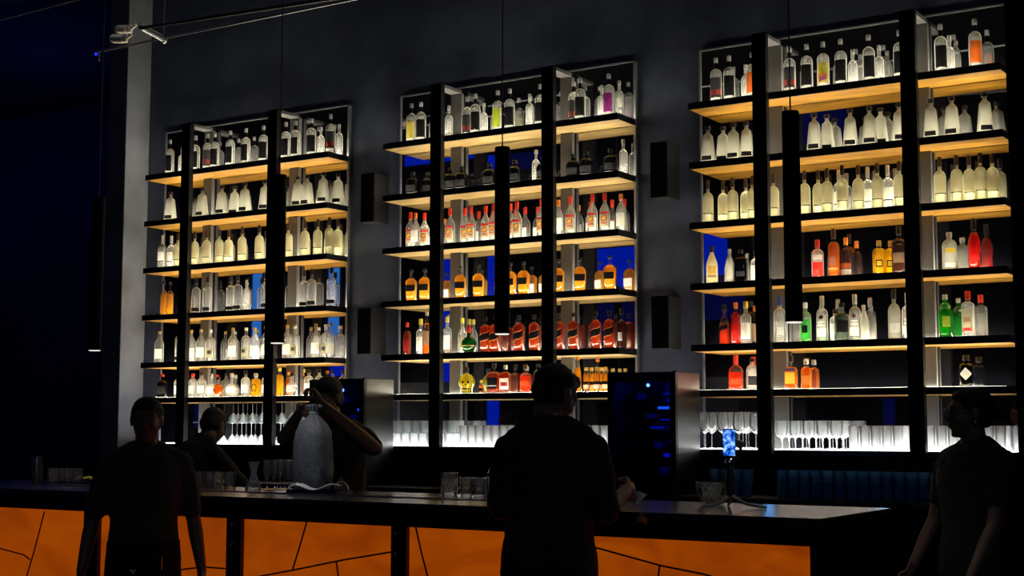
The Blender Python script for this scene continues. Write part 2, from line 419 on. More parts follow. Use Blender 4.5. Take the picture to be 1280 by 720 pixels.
# ------------------------------------------------------------------ glass-door coolers
def cooler(x0, x1, lab, seed):
    rnd = random.Random(seed)
    w = x1-x0; h = .795; y0 = -.41; y1 = -.045
    c = empty('bottle_cooler', ((x0+x1)/2, (y0+y1)/2, 1.05), 0, lab, 'fridge', 'glass door coolers on the back counter')
    hw = w/2; hd = (y1-y0)/2; t = .02
    bm = bmesh.new()
    box(bm, -hw, -hw+t, -hd+.03, hd, 0, h); box(bm, hw-t, hw, -hd+.03, hd, 0, h); box(bm, -hw+t, hw-t, -hd+.03, hd, h-t, h)
    box(bm, -hw+t, hw-t, -hd+.03, hd, 0, t); box(bm, -hw+t, hw-t, hd-t, hd, t, h-t)
    obj('casing', bm, M_STEEL, c)
    bm = bmesh.new(); box(bm, -hw-.001, hw+.001, -hd+.03, hd+.001, h, h+.006); obj('lid', bm, M_BLACK, c)
    bm = bmesh.new(); fr = .045
    box(bm, -hw, -hw+fr, -hd, -hd+.028, 0, h); box(bm, hw-fr, hw, -hd, -hd+.028, 0, h); box(bm, -hw+fr, hw-fr, -hd, -hd+.028, 0, fr); box(bm, -hw+fr, hw-fr, -hd, -hd+.028, h-fr*1.3, h)
    d = obj('door', bm, M_BLACK, c)
    mm, nt, out = new_mat('tinted_cooler_glass')
    tr = nt.nodes.new('ShaderNodeBsdfTransparent'); tr.inputs[0].default_value = (.35, .4, .6, 1)
    gl = nt.nodes.new('ShaderNodeBsdfGlossy'); gl.inputs['Roughness'].default_value = .02
    mx = nt.nodes.new('ShaderNodeMixShader'); mx.inputs[0].default_value = .06
    nt.links.new(tr.outputs[0], mx.inputs[1]); nt.links.new(gl.outputs[0], mx.inputs[2]); nt.links.new(mx.outputs[0], out.inputs[0])
    bm = bmesh.new(); box(bm, -hw+fr, hw-fr, -hd+.010, -hd+.016, fr, h-fr*1.3); obj('door_glass', bm, mm, d)
    bm = bmesh.new(); lathe(bm, [(.006, -.0), (.006, .008)], 12)
    o = obj('hinge_cap', bm, M_BLACK, c); o.location = (hw-.012, -hd+.015, h+.002); o.scale = (2, 2, 1.5)
    # interior: racks, and glowing pieces standing in for the door's blue reflections
    for k in range(4):
        bm = bmesh.new()
        for q in range(9):
            yy = -hd+.05+q*(2*hd-.09)/8
            tube(bm, [(-hw+t, yy, .14+k*.16), (hw-t, yy, .14+k*.16)], .002, 5)
        obj('rack', bm, M_CHROME, c)
    bm = bmesh.new(); quad(bm, (-.01, hd-t-.002, h*.30), (.05, hd-t-.002, h*.30), (.05, hd-t-.002, h*.33), (-.01, hd-t-.002, h*.33))
    mb = emis('cooler_blue_glint', (0, .02, 1), 1.1)
    obj('blue_glint', bm, mb, c)
    M_B2 = emis('cooler_bright_blue', (.03, .22, 1), 2.6)
    for (a, b_, z_, hh, mt) in ((-.02, .15, .56, .018, M_B2), (-.08, .02, .43, .012, mb), (.06, .18, .34, .01, mb), (.02, .17, .66, .008, mb), (.10, .18, .70, .02, mb), (.05, .10, .61, .02, mb), (.0, .13, .485, .008, mb)):
        bm = bmesh.new(); box(bm, a, b_, .10, .104, z_, z_+hh, .001); obj('blue_glint', bm, mt, c)
    for (a, b_, z_, hh) in ((-.19, -.13, .62, .05), (-.12, -.04, .50, .03), (-.06, .0, .30, .04), (-.02, .04, .12, .05)):
        bm = bmesh.new(); box(bm, a, b_, .12, .124, z_, z_+hh, .001); obj('blue_glint', bm, emis('cooler_dim_blue', (0, .01, .5), .25), c)
    bm = bmesh.new(); bmesh.ops.create_icosphere(bm, subdivisions=2, radius=.012)
    o = obj('bright_glint', bm, emis('glint_dot', (.3, .6, 1), 9), c); o.location = (.035, -hd+.035, .715)  # bright spot of the door's reflection, made as a glowing ball
    return c, hw, hd
M_NBOT = pbr('cooled_bottle', (.01, .02, .08), .2)
for (a, b, lab, sd) in ((4.915, 5.42, 'black glass door cooler with steel side, between middle and right shelving', 1),
                        (2.30, 2.835, 'black glass door cooler partly hidden behind the man holding ice', 2)):
    c, hw, hd = cooler(a, b, lab, sd)
    ld = bpy.data.lights.new('cooler_blue', 'POINT'); ld.energy = .35; ld.color = (0, .05, 1); ld.shadow_soft_size = .05
    lo = bpy.data.objects.new('cooler_blue', ld); link(lo, c, (.0, -.02, .70))
#@@BOTTLES
# ------------------------------------------------------------------ bottles
def label_patch(bm, prof, z0, z1, n, fx_, fy_, half=62, face=-1, off=.0009, slant=0, seg=12, ctr=0):
    def rad(z):
        for (ra, za), (rb, zb) in zip(prof, prof[1:]):
            if za <= z <= zb and zb > za: return ra+(rb-ra)*(z-za)/(zb-za)
        return prof[1][0]
    rows = []
    for q in range(5):
        row = []
        for i in range(seg+1):
            u = i/seg*2-1; a = (-90 if face < 0 else 90)+u*half+ctr
            zc = z0+(z1-z0)*q/4 + slant*u
            r = rad(min(max(zc, z0-.03), z1+.03))
            # same polygonal section as the bottle wall, pushed a little outwards
            x = (r+off)*fx_*sup(math.cos(R(a)), n); y = (r+off)*fy_*sup(math.sin(R(a)), n)
            row.append(bm.verts.new((x, y, zc)))
        rows.append(row)
    for a, b in zip(rows, rows[1:]):
        for i in range(seg): bm.faces.new((a[i], a[i+1], b[i+1], b[i]))

# profile helpers: list of (radius, height) from base to lip
def P_round(r, hb, sh, rn, H):      # body height hb, shoulder top sh, neck radius rn
    out = [(r*.82, 0), (r*.97, .004), (r, .012), (r, hb)]
    for k in range(1, 5):
        a = k/5*PI/2; out.append((rn+(r-rn)*math.cos(a), hb+(sh-hb)*math.sin(a)))
    out += [(rn, sh+.004), (rn, H)]
    return out
def P_slope(r, hb, sh, rn, H):
    return [(r*.85, 0), (r, .006), (r, hb), (r*.93, hb+(sh-hb)*.18), (r*.62+rn*.2, hb+(sh-hb)*.6), (rn*1.15, sh), (rn, sh+.01), (rn, H)]
def P_taper(rb, rt, hb, rn, H):
    return [(rb*.9, 0), (rb, .008), (rt, hb), (rt*.93, hb+.008), (rn*1.3, hb+.02), (rn, hb+.028), (rn, H)]
def P_ball(r, rn, H):
    out = [(r*.55, 0)]
    for k in range(1, 9):
        a = -PI/2*.7+k/9*(PI/2*.7+PI/2*.78); out.append((r*math.cos(a), r*.98+r*math.sin(a)*1.02))
    out += [(rn, r*1.98), (rn, H)]
    return out

BK = {}
SCL = {'T': (1.16, 1.14), 'Cb': (1.10, .97), 'Cs': (1.10, .97), 'E': (1.08, .95), 'G': (1.12, .92), 'F': (1.08, .91), 'K': (1.12, 1.02), 'Kg': (1.08, 1.02), 'c1': (1, .88), 'c9': (1.15, .93),
       'c10': (1.15, .92), 'c11': (1.05, .94), 'c17': (1, 1), 'c20': (1.2, 1.1), 'c22': (1.16, 1), 'c26': (1, 1), 'c18': (1.15, 1.1), 'c8': (1.05, .92), 'c2': (1.15, 1), 'c4': (1.1, 1), 'c3': (1.08, 1), 'H': (1.03, .95), 'b9': (1.1, 1.02), 'a3': (1, 1.05), 'a8': (1, 1.1), 'a9': (1.1, 1.1)}
for _c in ('Vd', 'Vr', 'Vy', 'Vg', 'Vp', 'Vo', 'Vm'): SCL[_c] = (1.08, 1.08)
def diamond(root):
    bm = bmesh.new(); rr = .0445
    def p(a, z): return bm.verts.new((rr*math.cos(R(a-90)), rr*math.sin(R(a-90)), z))
    cols = []
    for i in range(9):
        u = i/4-1; h = .036*(1-abs(u))+.003
        cols.append((p(u*48, .078+h), p(u*48, .078-h)))
    for a, b in zip(cols, cols[1:]): bm.faces.new((a[0], a[1], b[1], b[0]))
    obj('label_sticker', bm, LB_W, root)
def skull_marks(root):
    bm = bmesh.new()
    for (x, z, w) in ((-.02, .085, .010), (.02, .085, .010), (0, .068, .006)):
        y = -math.sqrt(max(0, .0625**2-x*x))*.8
        r_ = bmesh.ops.create_icosphere(bm, subdivisions=2, radius=w)
        for v in r_['verts']: v.co = Vector((v.co.x+x, v.co.y*.3+y, v.co.z+z))
    obj('face_marks', bm, LB_K, root, smooth=True)
def kind(code, label, prof, n=2, fl=(1, 1), glass=None, liq=None, lvl=None, cap=None, labels=(), extra=None, seg=20):
    """cap=(material, radius, z0, z1); labels=[(z0,z1,half,material,face,slant)]"""
    sr, sz = SCL.get(code, (1, 1))
    prof = [(a*(sr if a > .016 else 1), b*sz) for a, b in prof]
    if lvl: lvl *= sz
    if cap: cap = (cap[0], cap[1], cap[2]*sz, cap[3]*sz)
    labels = [(a*sz, b*sz, c, d, e, f) for a, b, c, d, e, f in labels]
    root = bpy.data.objects.new('bottle', None); COL.objects.link(root); root.empty_display_size = .05
    root['label'] = label; root['category'] = 'bottle'
    bm = bmesh.new(); lathe(bm, prof, seg, n, fl[0], fl[1]); obj('glass_body', bm, glass or M_CLEAR, root, smooth=True)
    if liq:
        lp = [(max(.001, r-.0035), z+.004) for r, z in prof if z < lvl]+[(0, 0)]
        lp = lp[:-1]; # top ring at fill level
        rr = None
        for (ra, za), (rb, zb) in zip(prof, prof[1:]):
            if za <= lvl <= zb and zb > za: rr = ra+(rb-ra)*(lvl-za)/(zb-za)
        lp.append((max(.002, (rr or prof[-1][0])-.0035), lvl+.0041))
        bm = bmesh.new(); lathe(bm, lp, seg, n, fl[0], fl[1]); obj('liquid', bm, liq, root, smooth=True)
    if cap:
        mt, cr, z0, z1 = cap[:4]
        bm = bmesh.new()
        lathe(bm, [(cr*.94, z0), (cr, z0+.003), (cr, z1-.004), (cr*.86, z1)], 16); obj('cap', bm, mt, root, smooth=True)
    for lb in labels:
        z0, z1, half, mt, face, sl = lb
        bm = bmesh.new(); label_patch(bm, prof, z0, z1, n, fl[0], fl[1], half, face, slant=sl)
        obj('label_sticker', bm, mt, root, smooth=False)
    if extra: extra(root)
    BK[code] = root
    return root

def lm(name, col, rough=.5, em=0):
    """paper or foil label; light passes a little through paper"""
    if name in _mc: return _mc[name]
    m, nt, out = new_mat(name); N = nt.nodes.new; L = nt.links.new
    b = N('ShaderNodeBsdfPrincipled'); b.inputs['Base Color'].default_value = rgba(col); b.inputs['Roughness'].default_value = rough
    tl = N('ShaderNodeBsdfTranslucent'); tl.inputs[0].default_value = rgba(col)
    mx = N('ShaderNodeMixShader'); mx.inputs[0].default_value = .35; L(b.outputs[0], mx.inputs[1]); L(tl.outputs[0], mx.inputs[2]); L(mx.outputs[0], out.inputs[0])
    _mc[name] = m; return m
LB_K = pbr('black_label', (.004, .004, .005), .7, spec=.08)
LB_DG = lm('dark_grey_label', (.022, .022, .026))
LB_W = lm('white_label', (.9, .88, .8)); LB_CR = lm('cream_label', (.40, .36, .23)); LB_R = lm('red_label', (.65, .03, .02)); LB_Y = lm('yellow_label', (.85, .62, .05))
LB_O = lm('orange_label', (.5, .10, .01)); LB_P = lm('purple_label', (.16, .01, .12)); LB_G = lm('lime_label', (.28, .34, .02)); LB_YD = lm('muted_yellow_label', (.35, .28, .05)); LB_GO = lm('gold_label', (.6, .38, .08)); LB_TN = lm('tan_label', (.35, .22, .12))
LB_RD = lm('deep_red_label', (.3, .01, .01)); LB_B = lm('blue_label', (.05, .08, .3)); LB_S = lm('silver_label', (.5, .5, .52))
CP_K = pbr('black_cap', (.01, .01, .012), .35); CP_S = pbr('silver_cap', (.75, .75, .72), .25, metal=.6); CP_R = pbr('red_cap', (.7, .04, .02), .35)
CP_Y = pbr('yellow_cap', (.85, .7, .1), .4); CP_W = pbr('white_cap', (.85, .85, .8), .4); CP_G = pbr('gold_cap', (.8, .55, .15), .3, metal=.6); CP_B = pbr('brown_cap', (.06, .03, .02), .4)
CP_DM = pbr('bronze_cap', (.07, .045, .035), .35, metal=.4); CP_O = pbr('orange_cap', (.85, .25, .03), .35)
G_W = glassy('frosted_white_glass', (.7, .7, .65), (.50, .50, .43), .62, rim=.3)
G_PALE = glassy('pale_yellow_glass', (.88, .88, .70), (1, .98, .72), .40, rim=.6)
G_CLW = glassy('bright_clear_glass', (.93, .95, .93), (1, 1, .93), .19, rim=.75)
G_DK = glassy('dark_glass', (.04, .04, .045), (.008, .008, .010), .6, rim=.4)
G_GR = glassy('green_glass', (.05, .55, .12), (.03, .45, .05), .35)
G_GD = glassy('dark_green_glass', (.02, .16, .05), (.01, .12, .02), .5)
G_OL = glassy('olive_gold_glass', (.55, .45, .03), (.5, .42, .03), .4)
L_AM = glassy('amber_whisky', (1, .40, .02), (.75, .28, .008), .6, .1)
L_AY = glassy('golden_spirit', (1, .62, .06), (1, .58, .03), .6, .1)
L_OR = glassy('orange_red_spirit', (.85, .15, .02), (.9, .14, .01), .5, .1)
L_RD = glassy('red_liqueur', (.85, .03, .02), (.9, .05, .02), .6, .1)
L_DR = glassy('deep_amber_whisky', (.85, .20, .01), (.42, .075, .001), .5, .1)
L_BR = glassy('brown_liqueur', (.25, .06, .03), (.2, .05, .03), .6, .1)
L_GR = glassy('bright_green_liqueur', (.02, .75, .15), (.02, .7, .06), .6, .1)
L_YG = glassy('lime_spirit', (.5, .7, .05), (.45, .65, .05), .45, .1)
L_YE = glassy('yellow_liqueur', (1, .75, .02), (1, .68, .01), .65, .1)

pv = P_round(.037, .185, .222, .0125, .272)
def vk(code, label, lab, extra_labels=(), glass=None):
    kind(code, label, pv, glass=glass or G_CLW, cap=(CP_S, .0155, .268, .30), labels=[(.035, .165, 58, lab, -1, 0), (.012, .03, 50, LB_S, -1, 0), (.226, .262, 179, LB_K, -1, 0)]+list(extra_labels))
vk('Vd', 'round-shouldered vodka bottle with black label', LB_K)
vk('Vr', 'round-shouldered dark-labelled bottle with red band', LB_DG, [(.05, .085, 66.5, LB_R, -1, 0)])
vk('Vy', 'round-shouldered clear bottle with yellow label', LB_YD)
vk('Vg', 'round-shouldered clear bottle with lime green label', LB_G)
vk('Vp', 'round-shouldered clear bottle with purple label', LB_P)
vk('Vo', 'round-shouldered clear bottle with orange label', LB_O)
vk('Vm', 'round-shouldered clear bottle with multicoloured label', LB_YD, [(.05, .08, 40, LB_P, -1, .01), (.10, .13, 40, LB_G, -1, -.01), (.075, .10, 50, LB_O, -1, .008)])
kind('Vc', 'small clear bottle with silver stopper', P_round(.031, .15, .185, .011, .235), glass=G_CLW, cap=(CP_S, .0135, .232, .262), labels=[(.04, .06, 50, LB_S, -1, 0)])
kind('T', 'white tapered bottle with black stopper', P_taper(.043, .029, .165, .0125, .212), 4, glass=G_W, cap=(CP_K, .020, .208, .232), labels=[(.018, .045, 30, LB_K, -1, 0)])
kind('Cb', 'pale slender bottle with bronze neck foil', P_round(.0345, .175, .222, .0115, .262), glass=G_PALE, cap=(CP_DM, .0135, .248, .314), labels=[(.075, .165, 60, LB_CR, -1, 0), (.066, .0725, 62, LB_K, -1, 0), (.02, .055, 56, G_W, 1, 0)])
kind('Cs', 'clear slender bottle with silver neck foil', P_round(.0345, .175, .222, .0115, .262), glass=G_CLW, cap=(CP_S, .0135, .24, .31), labels=[(.075, .155, 58, LB_W, -1, 0), (.066, .0725, 58, LB_K, -1, 0)])
kind('S', 'tall clear black-capped bottle with black base band', P_round(.036, .20, .228, .012, .275), 2.6, glass=M_CLEAR, cap=(CP_K, .0155, .265, .315), labels=[(.02, .05, 70, LB_K, -1, 0)])
kind('So', 'slim bottle of dark golden spirit', P_round(.031, .17, .22, .011, .29), glass=M_CLEARL, liq=L_AY, lvl=.19, cap=(CP_K, .013, .28, .305))
kind('K', 'clear bottle with pale paper label and cork', P_slope(.036, .165, .215, .012, .255), glass=G_CLW, cap=(CP_G, .0145, .25, .275), labels=[(.035, .12, 60, LB_W, -1, 0)])
kind('Kg', 'clear bottle with green tinted label', P_round(.038, .16, .20, .013, .25), glass=G_CLW, cap=(CP_W, .015, .245, .27), labels=[(.03, .11, 45, LB_CR, -1, 0), (.06, .09, 25, LB_DG, -1, 0)])
kind('H', 'red-capped clear vodka bottle with yellow emblem', P_slope(.037, .165, .22, .0125, .25), glass=G_CLW, cap=(CP_R, .0148, .243, .302),
     labels=[(.04, .135, 50, LB_CR, -1, 0), (.138, .155, 60, LB_R, -1, 0), (.085, .125, 30, LB_R, -1, .004), (.092, .118, 20, LB_Y, -1, .004), (.062, .074, 32, LB_R, -1, .0), (.03, .13, 55, LB_W, 1, 0)])
kind('Hw', 'clear bottle with orange cap and white label', P_slope(.035, .15, .20, .012, .235), glass=G_CLW, cap=(CP_O, .0145, .225, .27), labels=[(.035, .13, 60, LB_W, -1, .004)])
kind('E', 'golden whisky bottle with black label', [(.032, 0), (.036, .005), (.041, .15), (.040, .165), (.027, .182), (.014, .192), (.0125, .20), (.0125, .248)], 4.5, (1, .72), M_CLEARL, L_AY, .186, (CP_K, .0155, .243, .262),
     [(.082, .135, 50, LB_K, -1, 0), (.05, .115, 50, LB_W, 1, 0)])
kind('G', 'squat black bottle with round stopper', [(.036, 0), (.042, .006), (.045, .02), (.045, .105), (.042, .125), (.03, .145), (.016, .152), (.014, .158), (.014, .178)], 3, (1, 1), G_DK, None, None, (CP_K, .019, .176, .204), [(.03, .085, 45, LB_DG, -1, 0)])
kind('F', 'tall square whisky bottle with slanted dark label', [(.032, 0), (.035, .005), (.037, .19), (.034, .208), (.02, .225), (.0135, .233), (.0125, .24), (.0125, .268)], 4.5, (1, 1), M_CLEARL, L_DR, .225, (CP_K, .015, .262, .295),
     [(.10, .155, 55, LB_K, -1, .018), (.155, .160, 50, LB_GO, -1, .018), (.095, .10, 50, LB_GO, -1, .018)])
# left unit, sixth shelf mix
kind('a1', 'dark bottle with red cap', P_round(.045, .12, .15, .014, .19), 4, (1, .6), G_DK, None, None, (CP_R, .017, .185, .205), [(.03, .10, 45, LB_DG, -1, 0)])
kind('a2', 'clear bottle with red stopper', P_round(.036, .13, .16, .012, .185), glass=G_CLW, cap=(CP_R, .015, .18, .205), labels=[(.03, .10, 50, LB_W, -1, 0)])
kind('a3', 'round-bodied clear bottle with white label', P_ball(.056, .014, .165), 2, (1, .6), G_CLW, None, None, (CP_S, .016, .16, .19), [(.035, .08, 40, LB_W, -1, 0)])
kind('a4', 'squat amber flask with brown stopper', P_ball(.053, .014, .145), 2, (1, .65), M_CLEARL, L_AM, .10, (CP_B, .017, .14, .168), [])
kind('a5', 'golden square bottle with black horseshoe mark', P_round(.042, .125, .145, .014, .165), 4, (1, .6), M_CLEARL, L_YE, .14, (CP_S, .019, .16, .195), [],
     extra=lambda r: text_mesh('horseshoe_mark', '\u03a9', .085, LB_K, r, (0, -.0275, .066), (PI/2, 0, 0)))
kind('a6', 'tall golden bottle with yellow stopper', P_round(.033, .15, .175, .013, .21), 4, (1, .8), M_CLEARL, L_YE, .165, (CP_Y, .015, .205, .235), [])
kind('a7', 'small orange-topped amber bottle', P_round(.03, .12, .15, .012, .18), 2, (1, 1), M_CLEARL, L_AM, .13, (CP_O, .014, .175, .20), [])
kind('a8', 'round clear bottle with oval silver label', P_ball(.052, .014, .15), 3, (1, .6), G_CLW, None, None, (CP_K, .018, .145, .175), [(.03, .075, 28, LB_S, -1, 0)])
kind('a9', 'small clear bottle with black cap', P_round(.034, .115, .145, .013, .175), 2, (1, 1), G_CLW, None, None, (CP_K, .0155, .17, .198), [(.03, .09, 50, LB_W, -1, 0)])
# middle unit specials
kind('b1', 'slim dark red bottle with red cap', P_round(.033, .15, .19, .012, .225), glass=M_CLEARL, liq=L_DR, lvl=.18, cap=(CP_R, .014, .22, .255), labels=[(.03, .12, 50, LB_RD, -1, 0)])
kind('b2', 'tall clear-necked bottle with tan label', P_round(.036, .20, .24, .0125, .31), glass=M_CLEARL, liq=L_AM, lvl=.08, cap=(CP_S, .0145, .30, .33), labels=[(.07, .18, 55, LB_TN, -1, 0)])
kind('b3', 'clear bottle with yellow cap and white label', P_round(.035, .17, .20, .0125, .25), glass=G_CLW, cap=(CP_Y, .0155, .24, .285), labels=[(.03, .14, 60, LB_W, -1, 0)])
kind('b4', 'round dark green flask with red neck', P_ball(.062, .014, .165), 2, (1, .6), G_GD, None, None, (CP_R, .0155, .15, .205), [(.05, .055, 60, LB_GO, -1, 0)])
kind('b5', 'yellow-capped bottle just behind the green flask', P_slope(.034, .15, .20, .0125, .24), glass=G_CLW, cap=(CP_Y, .0155, .235, .275), labels=[(.04, .12, 55, LB_CR, -1, 0)])
kind('b6', 'dark round bottle with small white label', P_round(.037, .15, .20, .0125, .25), glass=M_CLEARL, liq=L_BR, lvl=.17, cap=(CP_K, .015, .245, .285), labels=[(.05, .11, 25, LB_W, -1, 0)])
kind('b7', 'olive gold round skull-shaped bottle', [(.032, 0), (.042, .01), (.047, .025), (.047, .04), (.058, .06), (.063, .08), (.062, .10), (.052, .125), (.034, .143), (.016, .15), (.014, .155), (.014, .165)], 2, (1, .8), G_OL, None, None, (CP_K, .017, .16, .20), [(.03, .04, 40, LB_K, -1, 0)],
     extra=lambda r: skull_marks(r))
kind('b8', 'miniature dark bottle with yellow cap', P_round(.019, .05, .065, .008, .085), glass=M_CLEARL, liq=L_AM, lvl=.05, cap=(CP_Y, .0095, .08, .10), labels=[(.015, .04, 60, LB_K, -1, 0)])
kind('b9', 'square amber whiskey bottle with black label', P_round(.043, .125, .155, .0135, .19), 5, (1, 1), M_CLEARL, L_DR, .15, (CP_K, .0165, .185, .222), [(.03, .115, 48, LB_K, -1, 0), (.05, .055, 38, LB_W, -1, 0)])
kind('b10', 'square amber whiskey bottle with white label', P_round(.040, .125, .155, .0135, .18), 5, (1, 1), M_CLEARL, L_DR, .15, (CP_S, .0155, .175, .208), [(.025, .11, 46, LB_W, -1, 0), (.05, .08, 25, LB_RD, -1, 0)])
kind('b11', 'broad-shouldered amber bottle with short neck', P_round(.042, .115, .145, .014, .18), 4, (1, .8), M_CLEARL, L_OR, .12, (CP_DM, .0165, .175, .208), [(.05, .085, 40, LB_O, -1, 0)])
kind('b12', 'dark bottle behind the head of the standing man', P_round(.036, .13, .165, .013, .19), 2, (1, 1), G_DK, None, None, (CP_K, .016, .185, .21), [])
kind('b13', 'tall narrow amber bottle', P_slope(.030, .12, .20, .012, .235), glass=M_CLEARL, liq=L_AY, lvl=.17, cap=(CP_O, .014, .23, .255))
kind('b14', 'small beer-shaped bottle with gold cap', P_round(.023, .095, .14, .012, .165), glass=M_CLEARL, liq=L_AY, lvl=.125, cap=(CP_G, .0145, .152, .176), labels=[(.02, .05, 66, LB_W, -1, 0), (.052, .075, 66, LB_K, -1, 0)])
# right unit specials
def bat(root):
    text_mesh('lettering', 'BACARDI', .0135, LB_K, root, (0, -.0375, .115), (PI/2, 0, 0))
    bm = bmesh.new(); lathe(bm, [(.014, 0), (.014, .001)], 20); o = obj('emblem', bm, LB_RD, root); o.location = (0, -.0345, .158); o.rotation_euler = (PI/2, 0, 0)
kind('c1', 'cream bottle with gold label and black neck', P_slope(.040, .15, .235, .0135, .26), glass=glassy('cream_glass', (.8, .75, .5), (.95, .9, .62), .85), cap=(CP_K, .016, .25, .30), labels=[(.075, .14, 40, LB_GO, -1, 0), (.05, .07, 45, LB_TN, -1, 0)])
kind('c2', 'plain white slender bottle', P_slope(.028, .12, .19, .011, .215), glass=G_W, cap=(CP_S, .0135, .21, .235))
kind('c3', 'squat black bottle with black ring emblem', P_round(.042, .15, .17, .015, .205), 4, (1, .7), G_DK, None, None, (CP_K, .018, .20, .225), [(.04, .075, 25, LB_DG, -1, 0)])
kind('c4', 'clear bottle with white label and black cap', P_round(.031, .14, .165, .012, .19), glass=G_CLW, cap=(CP_K, .0145, .185, .215), labels=[(.02, .12, 60, LB_W, -1, 0)])
kind('c5', 'clear bottle with red cap and red liquid', P_round(.04, .155, .19, .0135, .215), glass=G_CLW, liq=L_RD, lvl=.10, cap=(CP_R, .0165, .205, .255), labels=[(.12, .15, 50, LB_W, -1, 0), (.05, .10, 40, LB_R, -1, 0)])
kind('c6', 'amber rum bottle with dark neck', P_round(.040, .19, .23, .0135, .27), glass=M_CLEARL, liq=L_AM, lvl=.225, cap=(CP_B, .0155, .255, .318), labels=[(.07, .13, 28, LB_TN, -1, 0), (.045, .06, 50, LB_GO, -1, 0)])
kind('c7', 'amber bottle with yellow neck and white label', P_round(.036, .15, .19, .0125, .24), glass=M_CLEARL, liq=L_BR, lvl=.19, cap=(CP_O, .0145, .215, .262), labels=[(.0, .05, 62, LB_W, -1, 0), (.055, .09, 60, LB_O, -1, 0)])
kind('c8', 'bright yellow liqueur bottle with sun emblem', P_round(.042, .15, .185, .014, .215), glass=M_CLEARL, liq=L_YE, lvl=.175, cap=(CP_G, .016, .20, .24), labels=[(.05, .10, 30, LB_K, -1, 0), (.058, .092, 22, LB_Y, -1, 0)])
kind('c9', 'tall dark brown liqueur bottle', P_round(.041, .205, .24, .0135, .28), glass=M_CLEARL, liq=L_BR, lvl=.19, cap=(CP_K, .016, .27, .325), labels=[(.07, .14, 45, LB_TN, -1, 0)])
kind('c10', 'white coconut rum bottle with yellow label', P_round(.040, .165, .21, .0155, .235), glass=G_W, cap=(CP_S, .0185, .23, .262), labels=[(.12, .15, 40, LB_Y, -1, 0), (.02, .05, 45, LB_W, -1, 0)])
kind('c11', 'tall bright red aperitif bottle with black cap', [(.036, 0), (.039, .005), (.034, .10), (.039, .15), (.038, .18), (.024, .23), (.0145, .245), (.0135, .27)], glass=M_CLEARL, liq=L_RD, lvl=.235, cap=(CP_K, .0165, .262, .335), labels=[(.045, .09, 45, LB_R, -1, 0)])
kind('c12', 'stepped whisky bottle with red-orange spirit', P_slope(.036, .125, .20, .0125, .245), glass=M_CLEARL, liq=L_OR, lvl=.13, cap=(CP_K, .015, .235, .275), labels=[(.10, .13, 50, LB_K, -1, .01)])
kind('c13', 'bulb-necked bottle of red liqueur', [(.036, 0), (.038, .005), (.036, .13), (.03, .155), (.036, .175), (.034, .195), (.018, .215), (.0125, .225), (.0125, .25)], glass=M_CLEARL, liq=L_RD, lvl=.215, cap=(CP_O, .015, .24, .285), labels=[(.03, .09, 45, LB_R, -1, 0)])
kind('c14', 'black bottle with tan label', P_round(.044, .19, .225, .0145, .26), glass=G_DK, cap=(CP_K, .017, .255, .295), labels=[(.02, .14, 50, LB_TN, -1, 0)])
kind('c15', 'frosted clear tall bottle with blue-grey cap', P_round(.040, .18, .23, .0125, .26), glass=G_CLW, cap=(LB_B, .0155, .25, .31), labels=[(.05, .10, 30, LB_S, -1, 0)])
kind('c16', 'bottle of bright green liqueur with white cap', P_round(.038, .16, .20, .0125, .235), glass=G_CLW, liq=L_GR, lvl=.145, cap=(CP_W, .015, .225, .262), labels=[(.06, .11, 28, LB_K, -1, .0)])
kind('c17', 'clear rum bottle with lettered white label', P_round(.037, .175, .215, .0125, .25), glass=G_CLW, cap=(CP_S, .0155, .235, .30), labels=[(.03, .085, 50, LB_W, -1, 0), (.10, .13, 42, LB_W, -1, 0)], extra=bat)
kind('c18', 'dark green bottle with black stopper', P_round(.044, .135, .165, .0145, .205), glass=G_CLW, liq=G_GD, lvl=.16, cap=(CP_K, .019, .198, .225), labels=[(.05, .12, 45, LB_K, -1, 0)])
kind('c19', 'frosted vodka bottle with black cap', P_round(.039, .17, .225, .0125, .27), glass=G_W, cap=(CP_K, .0155, .255, .322), labels=[(.04, .10, 50, LB_S, -1, 0)])
kind('c20', 'ribbed emerald green gin bottle', [(.030, 0), (.034, .006), (.034, .03), (.037, .06), (.039, .13), (.036, .155), (.027, .165), (.031, .175), (.024, .19), (.0135, .20), (.013, .22)], glass=G_GR, liq=L_YG, lvl=.15, cap=(CP_S, .016, .215, .245), labels=[(.06, .12, 30, LB_G, -1, 0)], seg=14)
kind('c21', 'square clear gin bottle with cream label', P_round(.036, .195, .215, .0145, .245), 5, (1, 1), G_CLW, None, None, (CP_R, .0175, .235, .285), [(.04, .17, 42, LB_CR, -1, 0), (.035, .055, 40, LB_R, -1, 0), (.09, .12, 18, LB_TN, -1, 0)])
kind('c22', 'bourbon bottle sealed in dripping red wax', P_round(.044, .11, .165, .0135, .19), 3, (1, .7), M_CLEARL, L_OR, .115, (CP_R, .0165, .165, .235), [(.035, .075, 40, LB_O, -1, 0)])
kind('c23', 'round clear bottle with dark arched emblem', P_round(.041, .125, .165, .0135, .19), 2, (1, .8), G_CLW, None, None, (CP_K, .0165, .185, .21), [(.03, .09, 42, LB_DG, -1, 0), (.015, .026, 46, LB_W, -1, 0)])
kind('c24', 'square amber whisky bottle with gold label', P_round(.041, .125, .145, .0145, .19), 5, (1, .75), M_CLEARL, L_AM, .14, (CP_K, .0175, .18, .22), [(.035, .11, 36, LB_Y, -1, 0), (.12, .135, 40, LB_B, -1, 0)])
kind('c25', 'smaller square amber bottle with silver cap', P_round(.034, .12, .145, .0135, .17), 5, (1, .75), M_CLEARL, L_AM, .135, (CP_S, .0165, .165, .20), [(.03, .09, 36, LB_GO, -1, 0)])
